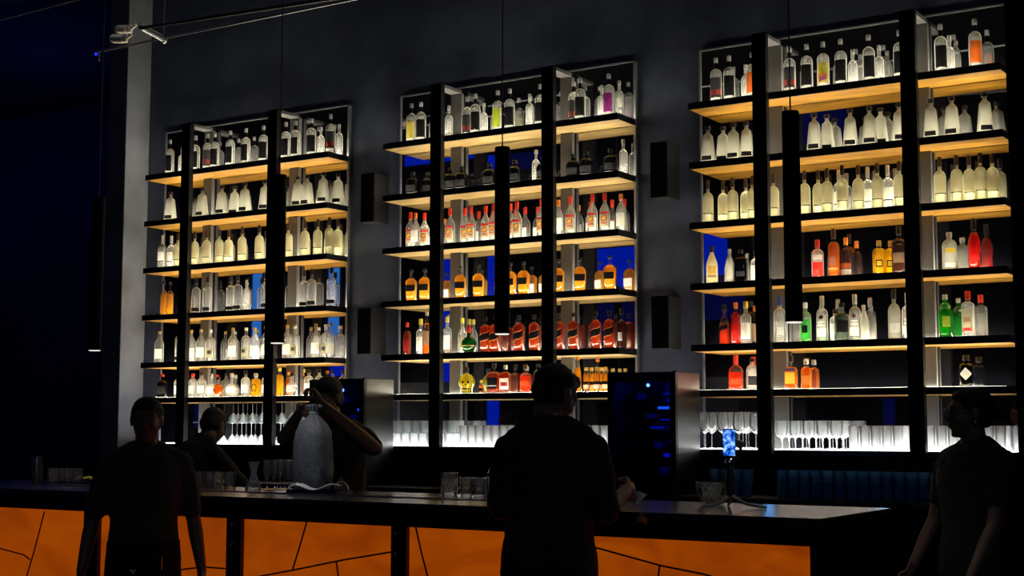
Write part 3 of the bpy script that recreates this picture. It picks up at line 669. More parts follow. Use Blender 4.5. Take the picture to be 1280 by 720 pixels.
kind('c26', 'black apothecary gin bottle with white diamond label', P_round(.043, .125, .145, .0165, .165), 2, (1, 1), G_DK, None, None, (CP_K, .021, .16, .195), [],
     extra=lambda r: diamond(r))
index_children()
# rows as read from the photograph: (position along the shelf in the frame, kind[, depth on shelf]); some rear bottles stand in for mirror images
ROWS = {
 (0, 0): '212:Vd 227:Vc:.20 244:Vd 259:Vr 268:Vd 287.5:Vd 307:Vd 329:Vd 357:Vd 369:Vd 389:Vd 401:Vc:.2 413:Vr:.09 430:Vc:.2',
 (0, 1): '213:T 252.5:T 277:T 293:T:.2 306:T 331:T 372:T 384:T 404:T:.09 428:T:.2',
 (0, 2): '202.5:Cs 212:Cs:.19 222:Cb 243:Cb 258:Cb 274:Cb 284:Cb:.19 302.5:Cb 324:Cb 360:Cb:.16 381:Cb 397:Cb 414:Cb:.09 430:Cb:.2',
 (0, 3): '204.5:So:.10 212.5:So:.18 245:S 259:S 288:S:.17 297:S 308:Vc 332:S 380:S:.18 389.5:S 429:S',
 (0, 4): '199:K 224:S 239:K:.17 251:K 263:Kg 291:K 307.5:Kg 316:K:.2 332:K:.1 359:K 368.5:Kg 395:K 403.5:Kg:.18 416:K',
 (0, 5): '203:a1 223:a2 241:a2 252:a9 264:a3 273:a4:.06 288:a3 307:a9 320:a5 330:a9:.19 349.5:a6 357:a7:.19 365:a8 386:a9 399:a9 409:a7',
 (1, 0): '514:Vy 526:Vd 561:Vc 584:Vr:.18 594:Vd 602:Vc:.2 622:Vg 637:Vd 662:Vc 675:Vd 717:Vr:.19 725:Vd 752:Vc:.18 761:Vp 774:Vc',
 (1, 1): '516:G 527.5:G 563:G 577:G 612:G 643.5:G 670:Vc:.2 679:G 716:G:.15 733:G 763:G 779:Vc:.2',
 (1, 2): '513:H 523:H 531:Hw:.2 562.5:H 581:H:.18 588.5:H 607:H:.17 617:H 638:H:.17 646:H 677:H 698:Hw 713:H 740.5:H 756:H 784.5:Hw',
 (1, 3): '514:E 531:E 575.5:E 598:E 638:E 654.5:E 698:E 725:E 762.5:E',
 (1, 4): '509:b1 526:b3:.2 533.5:b2 559:b3 578:b5:.2 586:b4:.09 607:F 619:F 649:F 668:F 698.5:F 717:F 745:F 762:F 786:b6',
 (1, 5): '583.5:b7 601.5:b8 618:b9 632:b10 657:b11 673:b12 722:b13 733:b14 739.5:b14:.18 746:b14:.10 752:b14:.19 757:b14',
 (2, 0): '895:Vr 911.5:Vd 932:Vc:.19 940:Vo 987:Vr 1008.5:Vd 1029:Vm 1051:Vd 1066:Vc:.2 1086:Vd 1099:Vc:.19 1124.5:Vd 1176:Vd 1187:Vc:.2 1219:Vo',
 (2, 1): '885:T 904:T:.19 917:T 933:T 1018:T 1034:T:.2 1063:T 1087:T 1101:T:.2 1124:T 1164:T 1190:T 1231:T',
 (2, 2): '885:Cb 898:Cb 916:Cb 926.5:Cb 941:Cb 967:Cb 1006:Cb 1023:Cb:.17 1034:Cb 1049:Cs:.2 1060:Cb:.18 1073:Cb 1085:Cs:.2 1097:Cb 1110:Cs:.2 1124.5:Cb 1175:Cb 1196:Cb 1210:Cb:.17 1226:Cb 1238:Cb:.18',
 (2, 3): '890:c1 912:c2 926:c3 939:c4 1022:c5 1042.5:c6 1057:c7:.17 1099:c8 1109.5:c8:.18 1124:c9 1187:c10 1218:c11',
 (2, 4): '905.5:c12 920:c13 933:c14 941:b3:.19 975:c15 1007:c16 1028:c17 1044:c4:.2 1052.5:c18 1069:c17 1080:c2:.2 1118:c19 1130:c17 1182:c20 1210.5:c21',
 (2, 5): '920:c22 940.5:c23 989:c24 1002.5:c25 1208:c26',
}
SHN = ['top', 'second', 'third', 'fourth', 'fifth', 'sixth']
used = set(); GRP = {}
rnd = random.Random(3)
for (u, s), line in ROWS.items():
    items = []
    for it in line.split():
        p = it.split(':'); items.append((float(p[0]), p[1], float(p[2]) if len(p) > 2 else .125))
    xs = []
    for px_, code, yy in items:
        w_ = aty(px_, 400, yy)
        # verticals tilt slightly in the frame: read the position at the shelf's own height
        for _ in range(3):
            d_ = (CP-w_); pyp = 360-F*((Vector((w_.x, yy, ZS[s]+.1))-CP).dot(UP))/((Vector((w_.x, yy, ZS[s]+.1))-CP).dot(FW)); w_ = aty(px_, pyp, yy)
        xs.append((w_.x, yy, code))
    xs.sort()
    # keep neighbours from running into each other
    placed = []
    for x, yy, code in xs:
        wid = {'T': .043, 'G': .046, 'b4': .063, 'b7': .064, 'a3': .057, 'a4': .054, 'a8': .053, 'a5': .043, 'b9': .044, 'b10': .041, 'b8': .02, 'b14': .024}.get(code, .0395)
        for q in placed:
            dx, dy = x-q[0], yy-q[1]; need = wid+q[3]+.001
            if math.hypot(dx, dy) < need:
                if abs(dy) < .03:
                    yy = .205 if q[1] < .16 else .075
                    dy = yy-q[1]
                if math.hypot(dx, dy) < need: x = q[0]+math.sqrt(max(0, need*need-dy*dy))
        yy = min(yy, .245-wid); x = min(max(x, X0[u]+wid+.005), X0[u]+W-wid-.002)
        placed.append((x, yy, code, wid))
    tot = {}
    for x, yy, code, wid in placed: tot[code] = tot.get(code, 0)+1
    cnt = {}
    for k, (x, yy, code, wid) in enumerate(placed):
        src = BK[code]; first = code not in used
        c = src if first else copy_tree(src)
        used.add(code)
        c.location = (x, yy, ZS[s]+.0015); c.rotation_euler = (0, 0, R(rnd.uniform(2, 26)))
        base = src.get('base', src['label']); src['base'] = base
        where = '%s shelf of %s unit' % (SHN[s], SIDE[u])
        if tot[code] > 1: c['label'] = '%s, %s of its kind, %s' % (base, ordn(cnt.get(code, 0)), where) if len(base.split()) < 7 else '%s, %s such, %s' % (base, ordn(cnt.get(code, 0)), where)
        else: c['label'] = '%s on %s' % (base, where)
        cnt[code] = cnt.get(code, 0)+1
        c['group'] = 'bottles on the %s shelf of the %s shelving unit' % (SHN[s], SIDE[u])
for code, r_ in BK.items():
    if code not in used:
        for ch in KIDS.get(r_.name, []): bpy.data.objects.remove(ch)
        bpy.data.objects.remove(r_)
for ob in bpy.data.objects:
    if 'base' in ob: del ob['base']
#@@GLASS
# ------------------------------------------------------------------ glassware
def glass(name, label, cat, prof, mat=None, inner=.0018, seg=18, n=2):
    """open vessel: outer wall, then back down the inside"""
    root = bpy.data.objects.new(name, None); COL.objects.link(root); root.empty_display_size = .04
    root['label'] = label; root['category'] = cat
    return root
def prof_obj(name, prof, mat, parent=None, seg=18, n=2):
    bm = bmesh.new(); lathe(bm, prof, seg, n, cap=False); 
    return obj(name, bm, mat, parent, smooth=True)
def stemmed(name, bowl, stem_h, foot_r, mat, rs=.0035):
    """bowl = (radius, height) pairs above the stem; gives an Empty with bowl, stem and foot"""
    root = bpy.data.objects.new(name, None); COL.objects.link(root); root.empty_display_size = .04
    prof_obj('bowl', [(rs, stem_h)]+[(r, z+stem_h) for r, z in bowl]+[(r-.0014, z+stem_h) for r, z in reversed(bowl)][:-1]+[(.001, stem_h+.004)], mat, root)
    prof_obj('stem', [(rs*1.6, .004), (rs, .014), (rs, stem_h-.006), (rs*1.5, stem_h)], mat, root, 8)
    prof_obj('foot', [(.001, 0), (foot_r, 0), (foot_r, .0015), (rs*1.6, .006)], mat, root)
    return root
def tumbler(name, r0, r1, h, mat, seg=18, n=2, cuts=False):
    root = prof_obj(name, [(.001, 0), (r0*.93, 0), (r0, .004), (r1, h), (r1-.002, h), (r0-.003, .012), (.001, .011)], mat, None, seg, n)
    return root
M_WLIT = glassy('lit_glassware', (.96, .98, .98), (1, 1, 1), .30, rim=.65)
M_RIBB = glassy('ribbed_glassware', (.97, .98, .98), (1, 1, 1), .42, rim=.3)
# templates
martini = stemmed('martini_glass', [(.004, .0), (.02, .022), (.052, .075)], .098, .034, M_WLIT)
wine = stemmed('wine_glass', [(.012, .004), (.03, .018), (.043, .045), (.046, .07), (.044, .105), (.038, .145)], .10, .037, glassy('thin_wine_glass', (.96, .97, .97), (1, 1, 1), .10, rim=.5))
goblet = stemmed('goblet', [(.014, .004), (.035, .016), (.043, .04), (.044, .075), (.043, .115)], .072, .036, M_WLIT, .005)
flute = stemmed('champagne_flute', [(.008, .006), (.02, .03), (.024, .06), (.0225, .12)], .05, .028, M_WARE)
rocks = tumbler('rocks_glass', .036, .040, .092, M_RIBB)
high = tumbler('highball_glass', .030, .034, .155, M_RIBB)
dark = tumbler('tumbler', .031, .036, .085, M_WAREB)
bart = tumbler('tumbler', .030, .035, .095, M_WARE)
wgl = [martini, wine, goblet, flute]
used2 = set()
index_children()
def put(t, loc, label, group, rz=0, flip=False, cat='glass'):
    c = t if t.name not in used2 else copy_tree(t)
    used2.add(t.name)
    c.location = loc; c.rotation_euler = (PI if flip else 0, 0, rz)
    c['label'] = label; c['category'] = cat; c['group'] = group
    return c
def xat(px, Y, Z):
    w_ = aty(px, 540, Y)
    for _ in range(3):
        v = Vector((w_.x, Y, Z))-CP; w_ = aty(px, 360-F*v.dot(UP)/v.dot(FW), Y)
    return w_.x
def glass_sheet(x0, x1, y0, y1, z, lab):
    o = BX('glass_sheet', glassy('sheet_glass', (.9, .97, .97), (.9, 1, 1), .22), x0, x1, y0, y1, z, z+.005)
    tag(o, lab, 'glass sheet')
# left unit: inverted martini glasses in two tiers
gm = 'upturned martini glasses on the lit ledge'
mh = .174
xs_ = [xat(256, .08, ZL+.1)+k*.1085 for k in range(10)]
for i, x in enumerate(xs_):
    if POSTS[1]-.02 < x < POSTS[1]+.04: continue
    put(martini, (x, .075, ZL+.002+mh), 'upturned martini glass, lower front tier of left ledge, %s counted from the pillar side' % ordn(i), gm, flip=True)
for i, x in enumerate(xs_):
    put(martini, (x+.01, .075, ZL+.008+mh*2+.001), 'upturned martini glass, upper front tier of left ledge, %s along' % ordn(i), gm, flip=True)
glass_sheet(xs_[0]-.07, xs_[-1]+.07, .005, .22, ZL+.002+mh+.0005, 'thin clear glass sheet between the two tiers of martini glasses')
# middle unit: rocks glasses in two tiers, then a run of highballs
gr_ = 'rocks glasses on the lit ledge of the middle unit'
xa, xb = xat(486, .07, ZL), xat(566, .07, ZL)
k = 0; x = xa
while x < xb+.02:
    put(rocks, (x, .06, ZL+.001), 'ribbed rocks glass, lower tier of middle ledge, %s along front row' % ordn(k), gr_)
    put(rocks, (x+.01, .155, ZL+.001), 'ribbed rocks glass, lower tier of middle ledge, %s along back row' % ordn(k), gr_); k += 1; x += .0835
glass_sheet(xat(483, .07, ZL)-.02, xb+.06, .015, .20, ZL+.0945, 'thin clear glass sheet resting on the rocks glasses')
k = 0; x = xat(499, .08, ZL+.1)
while x < xb-.005:
    put(rocks, (x, .07, ZL+.100), 'ribbed rocks glass, upper tier of middle ledge, %s along front row' % ordn(k), gr_)
    put(rocks, (x+.01, .16, ZL+.100), 'ribbed rocks glass, upper tier of middle ledge, %s along back row' % ordn(k), gr_); k += 1; x += .0835
k = 0; x = xb+.11
while x < W+X0[1]-.06:
    put(high, (x, .055, ZL+.001), 'ribbed highball glass on middle ledge, front row, %s along' % ordn(k), 'highball glasses on the middle ledge')
    put(high, (x+.02, .135, ZL+.001), 'ribbed highball glass on middle ledge, back row, %s along' % ordn(k), 'highball glasses on the middle ledge'); k += 1; x += .071
# right unit: wine glasses, goblets, highballs
for k, (px_, yy) in enumerate(((881, .05), (890, .15), (904, .06), (912, .16), (924, .05), (933, .15), (945, .06), (953, .16))):
    put(wine, (xat(px_, yy, ZL+.1), yy, ZL+.001), 'tall thin wine glass on right ledge, %s along' % ordn(k), 'wine glasses on the right ledge')
k = 0; x = xat(978, .06, ZL+.1)
while x < xat(1062, .06, ZL+.1):
    put(goblet, (x, .055, ZL+.001), 'short-stemmed goblet on right ledge, front row, %s along' % ordn(k), 'goblets on the right ledge')
    put(goblet, (x+.01, .155, ZL+.001), 'short-stemmed goblet on right ledge, back row, %s along' % ordn(k), 'goblets on the right ledge'); k += 1; x += .093
k = 0
for a_, b_ in ((1068, 1140), (1163, 1256)):
    x = xat(a_, .055, ZL+.1)
    while x < xat(b_, .055, ZL+.1):
        if not (X0[2]+POSTS[1]-.034 < x+.0 < X0[2]+POSTS[1]+.01):
            put(high, (x, .05, ZL+.001), 'straight highball glass on right ledge, front row, %s along' % ordn(k), 'highball glasses on the right ledge')
            put(high, (x+.015, .13, ZL+.001), 'straight highball glass on right ledge, back row, %s along' % ordn(k), 'highball glasses on the right ledge'); k += 1
        x += .071
# dim tumblers stacked on the work counter
gd = 'dim tumblers stacked on the work counter'
WZ = 1.051
xa, xb = xat(979, -.35, 1.1), xat(1165, -.35, 1.1)
k = 0; x = xa
while x < xb:
    for t_ in range(2):
        put(dark, (x, -.36, WZ+t_*.0862), 'dim blue tumbler, %s tier of counter stack, front row, %s along' % (('lower', 'upper')[t_], ordn(k)), gd, cat='tumbler')
    put(dark, (x+.035, -.28, WZ+.0862), 'dim blue tumbler, upper tier of counter stack, back row, %s along' % ordn(k), gd, cat='tumbler')
    put(dark, (x+.035, -.28, WZ), 'dim blue tumbler, lower tier of counter stack, back row, %s along' % ordn(k), gd, cat='tumbler')
    k += 1; x += .0745
k = 0; x = xat(890, -.35, 1.1)
while x < xat(945, -.35, 1.1):
    put(dark, (x, -.33, WZ), 'dim blue tumbler, lower tier behind the phone stand, %s along' % ordn(k), gd, cat='tumbler')
    put(dark, (x+.01, -.33, WZ+.0862), 'dim blue tumbler, upper tier behind the phone stand, %s along' % ordn(k), gd, cat='tumbler'); k += 1; x += .077
# ------------------------------------------------------------------ things on the bar top
BT = BZ+.0005
def bxat(px, Y): return xat(px, Y, BT+.05)
k = 0
for i in range(7):
    for j in range(2):
        x = bxat(334, -2.66)+i*.0515+j*.026; y = -2.66+j*.055+(i % 2)*.008
        put(flute, (x, y, BT), 'clear champagne flute on bar top, %s row, %s counted from the carafe' % (('front', 'back')[j], ordn(i)), 'champagne flutes beside the ice bag')
# silver shaker, lemons on a board, dim glasses at far end
sx, sy = bxat(46, -2.80), -2.80
sh = empty('cocktail_shaker', (sx, sy, BT), 0, 'tall polished steel mixing tin standing at far end of bar', 'shaker')
prof_obj('tin', [(.001, 0), (.030, 0), (.032, .004), (.043, .165), (.0445, .17), (.042, .17), (.030, .01), (.001, .008)], M_CHROME, sh, 24)
lp = empty('serving_board', (bxat(107, -2.60), -2.60, BT), 0, 'small dark board with lemon slices near far end of bar', 'board')
bm = bmesh.new(); box(bm, -.16, .12, -.07, .07, 0, .012, .003); obj('board_plate', bm, M_BLACK, lp)
for i in range(5):
    bm = bmesh.new(); lathe(bm, [(.001, 0), (.024, 0), (.028, .003), (.028, .007), (.024, .01), (.001, .01)], 16)
    for v in bm.verts: v.co = Euler((R(25-10*i), R(12*i-20), 0)).to_matrix() @ v.co
    o = obj('lemon_slice', bm, pbr('lemon', (.95, .75, .05), .45, emit=None), None, smooth=True)
    o.location = lp.location+Vector((-.06+i*.032, (i % 2)*.02-.01, .026)); tag(o, 'yellow lemon slice on the dark board, %s of five' % ordn(i), 'lemon slice', 'lemon slices on the dark board')
for i in range(8):
    put(bart, (bxat(66, -2.68)+i*.074, -2.68+(i % 2)*.012, BT), 'dim empty tumbler between steel tin and lemons, %s along' % ordn(i), 'dim tumblers at far end of bar', cat='tumbler') if i < 4 else None
for i in range(7):
    put(bart, (bxat(248, -2.66)+i*.079, -2.66+(i % 2)*.02, BT), 'empty tumbler on bar in front of the crouching person, %s along' % ordn(i), 'tumblers on bar before the flutes', cat='tumbler') if i < 4 else None
# hourglass carafe
o = prof_obj('carafe', [(.001, 0), (.045, 0), (.048, .006), (.035, .04), (.016, .085), (.018, .11), (.036, .16), (.034, .16), (.014, .11), (.012, .085), (.03, .04), (.001, .008)], glassy('carafe_glass', (.9, .92, .95), (1, 1, 1), .15, rim=.5))
o.location = (bxat(317, -2.72), -2.72, BT); tag(o, 'hourglass-shaped glass carafe beside the champagne flutes', 'carafe')
# tray with folded napkins
tx = bxat(400, -2.86)
tr_ = empty('serving_tray', (tx, -2.86, BT), 0, 'low black tray in front of the ice bag', 'tray')
bm = bmesh.new(); box(bm, -.17, .17, -.075, .075, 0, .006); box(bm, -.17, .17, -.075, -.069, .006, .022); box(bm, -.17, .17, .069, .075, .006, .022); box(bm, -.17, -.164, -.069, .069, .006, .022); box(bm, .164, .17, -.069, .069, .006, .022)
obj('tray_base', bm, M_BLACK, tr_)
bm = bmesh.new()
nx, ny = 14, 8; g = [[bm.verts.new((-.17+.27*i/nx, -.06+.12*j/ny, .03+.012*math.sin(i*.5+j*.3)+.010*abs(i/nx-.4)*2+(.004 if j % 3 else 0))) for j in range(ny+1)] for i in range(nx+1)]
for i in range(nx):
    for j in range(ny): bm.faces.new((g[i][j], g[i+1][j], g[i+1][j+1], g[i][j+1]))
o = obj('napkin', bm, pbr('white_paper', (.85, .86, .9), .7), None, (tx, -2.86, BT), smooth=True)
md = o.modifiers.new('thick', 'SOLIDIFY'); md.thickness = .006
tag(o, 'crumpled white napkin lying on the black tray', 'napkin')
o = prof_obj('glass_cloche', [(.001, .085), (.008, .085), (.01, .075), (.004, .066), (.02, .06), (.04, .035), (.043, .0), (.041, .0), (.038, .034), (.018, .056), (.001, .06)], M_WARE)
o.location = (bxat(427, -2.74), -2.74, BT); tag(o, 'small knobbed glass cover on bar beside the tray', 'glass cover')
# cut-crystal mixing glass and tumblers
def diamond_glass():
    o = tumbler('mixing_glass', .042, .046, .118, M_WARE, 24)
    bm = bmesh.new()
    for sgn in (-1, 1):
        for q in range(12):
            a0 = 2*PI*q/12
            tube(bm, [(.0445*math.cos(a0+sgn*t*.9), .0445*math.sin(a0+sgn*t*.9), .012+t*.075) for t in [i/6 for i in range(7)]], .0011, 5)
    obj('cut_pattern', bm, CP_S, o)
    return o
dgl = diamond_glass(); dgl.location = (bxat(562, -2.62), -2.62, BT); tag(dgl, 'cut-crystal mixing glass with diamond pattern on bar', 'mixing glass')
for i in range(5):
    put(bart, (bxat(583, -2.60)+i*.0745, -2.60+(i % 2)*.012, BT), 'short tumbler in row beside the crystal mixing glass, %s along' % ordn(i), 'tumblers beside the mixing glass', cat='tumbler')
# wire-rimmed glass bowl
bo = empty('glass_bowl', (bxat(890, -2.62), -2.62, BT), 0, 'round cut glass bowl behind the phone stand', 'bowl')
prof_obj('bowl_wall', [(.001, .0), (.03, 0), (.055, .02), (.072, .055), (.075, .10), (.072, .10), (.069, .056), (.052, .024), (.001, .006)], M_WARE, bo, 24)
bm = bmesh.new(); tube(bm, [(.075*math.cos(2*PI*i/28), .075*math.sin(2*PI*i/28), .101) for i in range(28)], .0022, 6, closed=True); obj('rim', bm, M_CHROME, bo, smooth=True)
bm = bmesh.new()
for sgn in (-1, 1):
    for q in range(14):
        a0 = 2*PI*q/14
        tube(bm, [((.056+.018*t)*math.cos(a0+sgn*t*.7), (.056+.018*t)*math.sin(a0+sgn*t*.7), .022+t*.07) for t in [i/5 for i in range(6)]], .001, 4)
obj('cut_pattern', bm, CP_S, bo)
# phone on a tripod gimbal
TX, TY = bxat(913, -2.86), -2.86
tp = empty('phone_tripod', (TX, TY, BT), 0, 'black handheld gimbal on splayed mini tripod legs holding a lit phone', 'tripod')
M_GR = pbr('grey_leg', (.22, .22, .23), .35, metal=.7)
for a, ln in ((-8, .185), (118, .13), (232, .12)):
    TB('leg', M_GR, [(0, 0, .055), (ln*.45*math.cos(R(a)), ln*.45*math.sin(R(a)), .020), (ln*math.cos(R(a)), ln*math.sin(R(a)), .007)], [.010, .007, .006], tp)
TB('grip', M_BLACK, [(0, 0, .05), (0, 0, .08), (.002, 0, .15), (.0, 0, .20)], [.016, .019, .018, .016], tp, 14)
bm = bmesh.new(); lathe(bm, [(.022, .198), (.022, .212), (.018, .218)], 18); obj('collar', bm, M_CHROME, tp, smooth=True)
TB('gimbal_arm', M_BLACK, [(0, 0, .215), (.036, .01, .225), (.05, .012, .25), (.046, .012, .285), (.02, .012, .30)], .008, tp)
bm = bmesh.new(); lathe(bm, [(.017, -.012), (.018, 0), (.016, .012)], 16); o = obj('motor', bm, M_GR, tp, smooth=True); o.location = (.046, .012, .285); o.rotation_euler = (PI/2, 0, 0)
ph = empty('mobile_phone', (TX, TY-.004, BT+.228), R(18), 'mobile phone clamped upright with bright blue screen', 'phone')
bm = bmesh.new(); box(bm, -.034, .034, -.004, .004, 0, .142, .003); obj('body', bm, M_BLACK, ph)
def screen_mat():
    m, nt, out = new_mat('phone_screen'); N = nt.nodes.new; L = nt.links.new
    tc = N('ShaderNodeTexCoord'); n = N('ShaderNodeTexNoise'); n.inputs['Scale'].default_value = 38; n.inputs['Detail'].default_value = 3
    L(tc.outputs['Object'], n.inputs['Vector']); cr = N('ShaderNodeValToRGB')
    cr.color_ramp.elements[0].position = .38; cr.color_ramp.elements[0].color = (.0, .015, .12, 1); cr.color_ramp.elements[1].position = .66; cr.color_ramp.elements[1].color = (.35, .65, 1, 1)
    e_ = cr.color_ramp.elements.new(.5); e_.color = (.01, .10, .6, 1)
    L(n.outputs['Fac'], cr.inputs[0]); e = N('ShaderNodeEmission'); e.inputs[1].default_value = 1.5; L(cr.outputs[0], e.inputs[0]); L(e.outputs[0], out.inputs[0]); return m
bm = bmesh.new(); box(bm, -.031, .031, -.0052, -.0042, .005, .137); obj('screen', bm, screen_mat(), ph)
# bag of ice
bx_, by_ = bxat(388, -2.68), -2.66
ib = empty('ice_bag', (bx_, by_, BT), 0, 'large translucent plastic bag of ice, gathered at the neck, standing on bar', 'bag')
bm = bmesh.new()
pr = [(.05, 0), (.10, .008), (.114, .05), (.118, .12), (.117, .20), (.115, .27), (.105, .33), (.08, .375), (.045, .405), (.026, .425), (.022, .44), (.032, .455), (.046, .47), (.04, .482), (.02, .486)]
rings = lathe(bm, pr, 40, 2.3, 1, .75)
rr_ = random.Random(5)
for i, ring in enumerate(rings):
    for j, v in enumerate(ring):
        z = v.co.z; k_ = 1+.035*math.sin(j*2.7+z*31)+.03*rr_.uniform(-1, 1)
        if z > .36: k_ += .16*math.sin(j*PI/2.0)*(z-.3)/.15
        v.co.x *= k_; v.co.y *= k_
def bag_mat():
    m = pbr('translucent_bag', (.26, .29, .34), .35, bump=.9, bscale=34, var=.3, vscale=24)
    nt = m.node_tree; b = [n for n in nt.nodes if n.type == 'BSDF_PRINCIPLED'][0]
    b.inputs['Transmission Weight'].default_value = .25; b.inputs['Roughness'].default_value = .3
    return m
obj('bag_film', bm, bag_mat(), ib, smooth=True)
bm = bmesh.new(); tube(bm, [(.025*math.cos(2*PI*i/16), .02*math.sin(2*PI*i/16), .438) for i in range(16)], .004, 6, closed=True); obj('tie', bm, CP_W, ib)
# ------------------------------------------------------------------ rails and spot fittings under the ceiling
M_RAIL = pbr('rail_metal', (.28, .28, .30), .35, metal=.8)
M_DRAIL = pbr('dark_rail_metal', (.05, .05, .055), .45, metal=.5)
q2 = aty(176, 35.5, -1.9); q3 = aty(400, 1, -1.9)
TB('ceiling_rail', M_RAIL, [(1.02, -1.5, 4.36), (9, -1.5, 4.36)], .010)
tag(bpy.data.objects['ceiling_rail'], 'thin bright metal rail hanging below the ceiling above left shelving', 'rail')
o = TB('ceiling_rail', M_DRAIL, [q2, q2+(q3-q2)*3], .014); tag(o, 'darker metal rail hanging parallel behind the bright rail', 'rail')
q0 = aty(0, 25, -2.0); q1 = aty(97, 0, -2.0)
o = TB('ceiling_rail', M_RAIL, [q0+(q0-q1)*.3, q1+(q1-q0)*2], .008); tag(o, 'thin rail high up at far left of ceiling', 'rail')
bA = aty(175, 34.5, -1.9); bB = aty(204, 50.5, -1.5)
br = empty('rail_bracket', bA, 0, 'metal cross bracket joining the two ceiling rails', 'bracket')
TB('bar', M_RAIL, [(0, 0, 0), bB-bA], .016, br)
TB('bar_rib', M_RAIL, [Vector((0, 0, .03)), bB-bA+Vector((0, 0, .03))], .006, br)
bm = bmesh.new(); bmesh.ops.create_uvsphere(bm, u_segments=14, v_segments=8, radius=.028); o = obj('end_knob', bm, M_RAIL, br, smooth=True); o.location = bB-bA
TB('hanger_rod', M_RAIL, [bB-bA+Vector((0, 0, .02)), bB-bA+Vector((0, 0, 5.6-bB.z))], .006, br)
for i, (px_, py_, Y_) in enumerate(((152, 37, -1.30), (146, 49, -1.55))):
    c_ = aty(px_, py_, Y_)
    sp_ = empty('spot_fitting', c_, 0, 'small cream cylindrical spotlight clamped to the ceiling rail, %s one' % ('upper', 'lower')[i], 'spotlight', 'cream spotlights on the rail')
    M_CRM = pbr('cream_enamel', (.80, .70, .55), .45)
    bm = bmesh.new(); lathe(bm, [(.02, -.07), (.033, -.06), (.034, .03), (.028, .05), (.012, .06)], 18)
    for v in bm.verts: v.co = Euler((0, R(-82), R(10*i))).to_matrix() @ v.co
    obj('lamp_can', bm, M_CRM, sp_, smooth=True)
    bm = bmesh.new(); lathe(bm, [(.02, -.03), (.024, 0), (.02, .03)], 14)
    for v in bm.verts: v.co += Vector((.09, 0, -.01))
    obj('gimbal', bm, M_CRM, sp_, smooth=True)
    TB('arm', M_CRM, [(.05, 0, .0), (.09, 0, -.02), (.13, .0, .0), (.16, 0, .01)], .012, sp_)
c_ = aty(123, 69, -1.5)
cl_ = empty('rail_lamp', c_, 0, 'tiny blue-glowing lamp hanging from the end of the bright rail', 'lamp')
TB('clip', M_RAIL, [(0, 0, .03), (.005, 0, -.03), (.01, 0, -.05)], .006, cl_)
bm = bmesh.new(); bmesh.ops.create_icosphere(bm, subdivisions=2, radius=.012); o = obj('bulb', bm, emis('blue_bulb', (.02, .04, 1), 1.2), cl_); o.location = (-.03, 0, .01)
#@@PEOPLE
# ------------------------------------------------------------------ people
def ball(bm, c, r, M=None, seg=14):
    vs = bmesh.ops.create_uvsphere(bm, u_segments=seg, v_segments=max(8, seg*2//3), radius=1)['verts']
    for v in vs:
        p = Vector((v.co.x*r[0], v.co.y*r[1], v.co.z*r[2]))
        v.co = (M @ p if M else p)+Vector(c)
def limb(bm, pts, rad, seg=12):
    """tapered chain with rounded joints"""
    pts = [Vector(p) for p in pts]
    for i, p in enumerate(pts): ball(bm, p, (rad[i],)*3, None, seg)
    for (a, ra), (b, rb) in zip(zip(pts, rad), zip(pts[1:], rad[1:])):
        tube(bm, [a, b], [ra, rb], seg)
def loft(bm, rings, seg=24, n=2.3):
    """rings = (centre, half width, half depth, up-tilt matrix)"""
    rs = []
    for c, rx, ry, M in rings:
        rs.append([bm.verts.new(Vector(c)+M @ Vector((rx*sup(math.cos(2*PI*i/seg), n), ry*sup(math.sin(2*PI*i/seg), n), 0))) for i in range(seg)])
    for a, b in zip(rs, rs[1:]):
        for i in range(seg): bm.faces.new((a[i], a[(i+1) % seg], b[(i+1) % seg], b[i]))
    bm.faces.new(rs[0][::-1]); bm.faces.new(rs[-1])
def fuse(name, bm, vox, mat, parent, smooth=3, disp=0, dscale=.1):
    me = bpy.data.meshes.new(name); bmesh.ops.recalc_face_normals(bm, faces=bm.faces); bm.to_mesh(me); bm.free()
    t = bpy.data.objects.new(name+'_tmp', me); COL.objects.link(t)
    m1 = t.modifiers.new('r', 'REMESH'); m1.mode = 'VOXEL'; m1.voxel_size = vox; m1.use_smooth_shade = True
    m2 = t.modifiers.new('s', 'SMOOTH'); m2.iterations = smooth; m2.factor = .5
    if disp:
        tx_ = bpy.data.textures.new('folds', 'CLOUDS'); tx_.noise_scale = dscale
        m3 = t.modifiers.new('d', 'DISPLACE'); m3.texture = tx_; m3.strength = disp; m3.mid_level = .5
    dg = bpy.context.evaluated_depsgraph_get()
    out = bpy.data.meshes.new_from_object(t.evaluated_get(dg)); bpy.data.objects.remove(t)
    out.materials.clear(); out.materials.append(mat)
    for p in out.polygons: p.use_smooth = True
    o = bpy.data.objects.new(name, out); return link(o, parent)

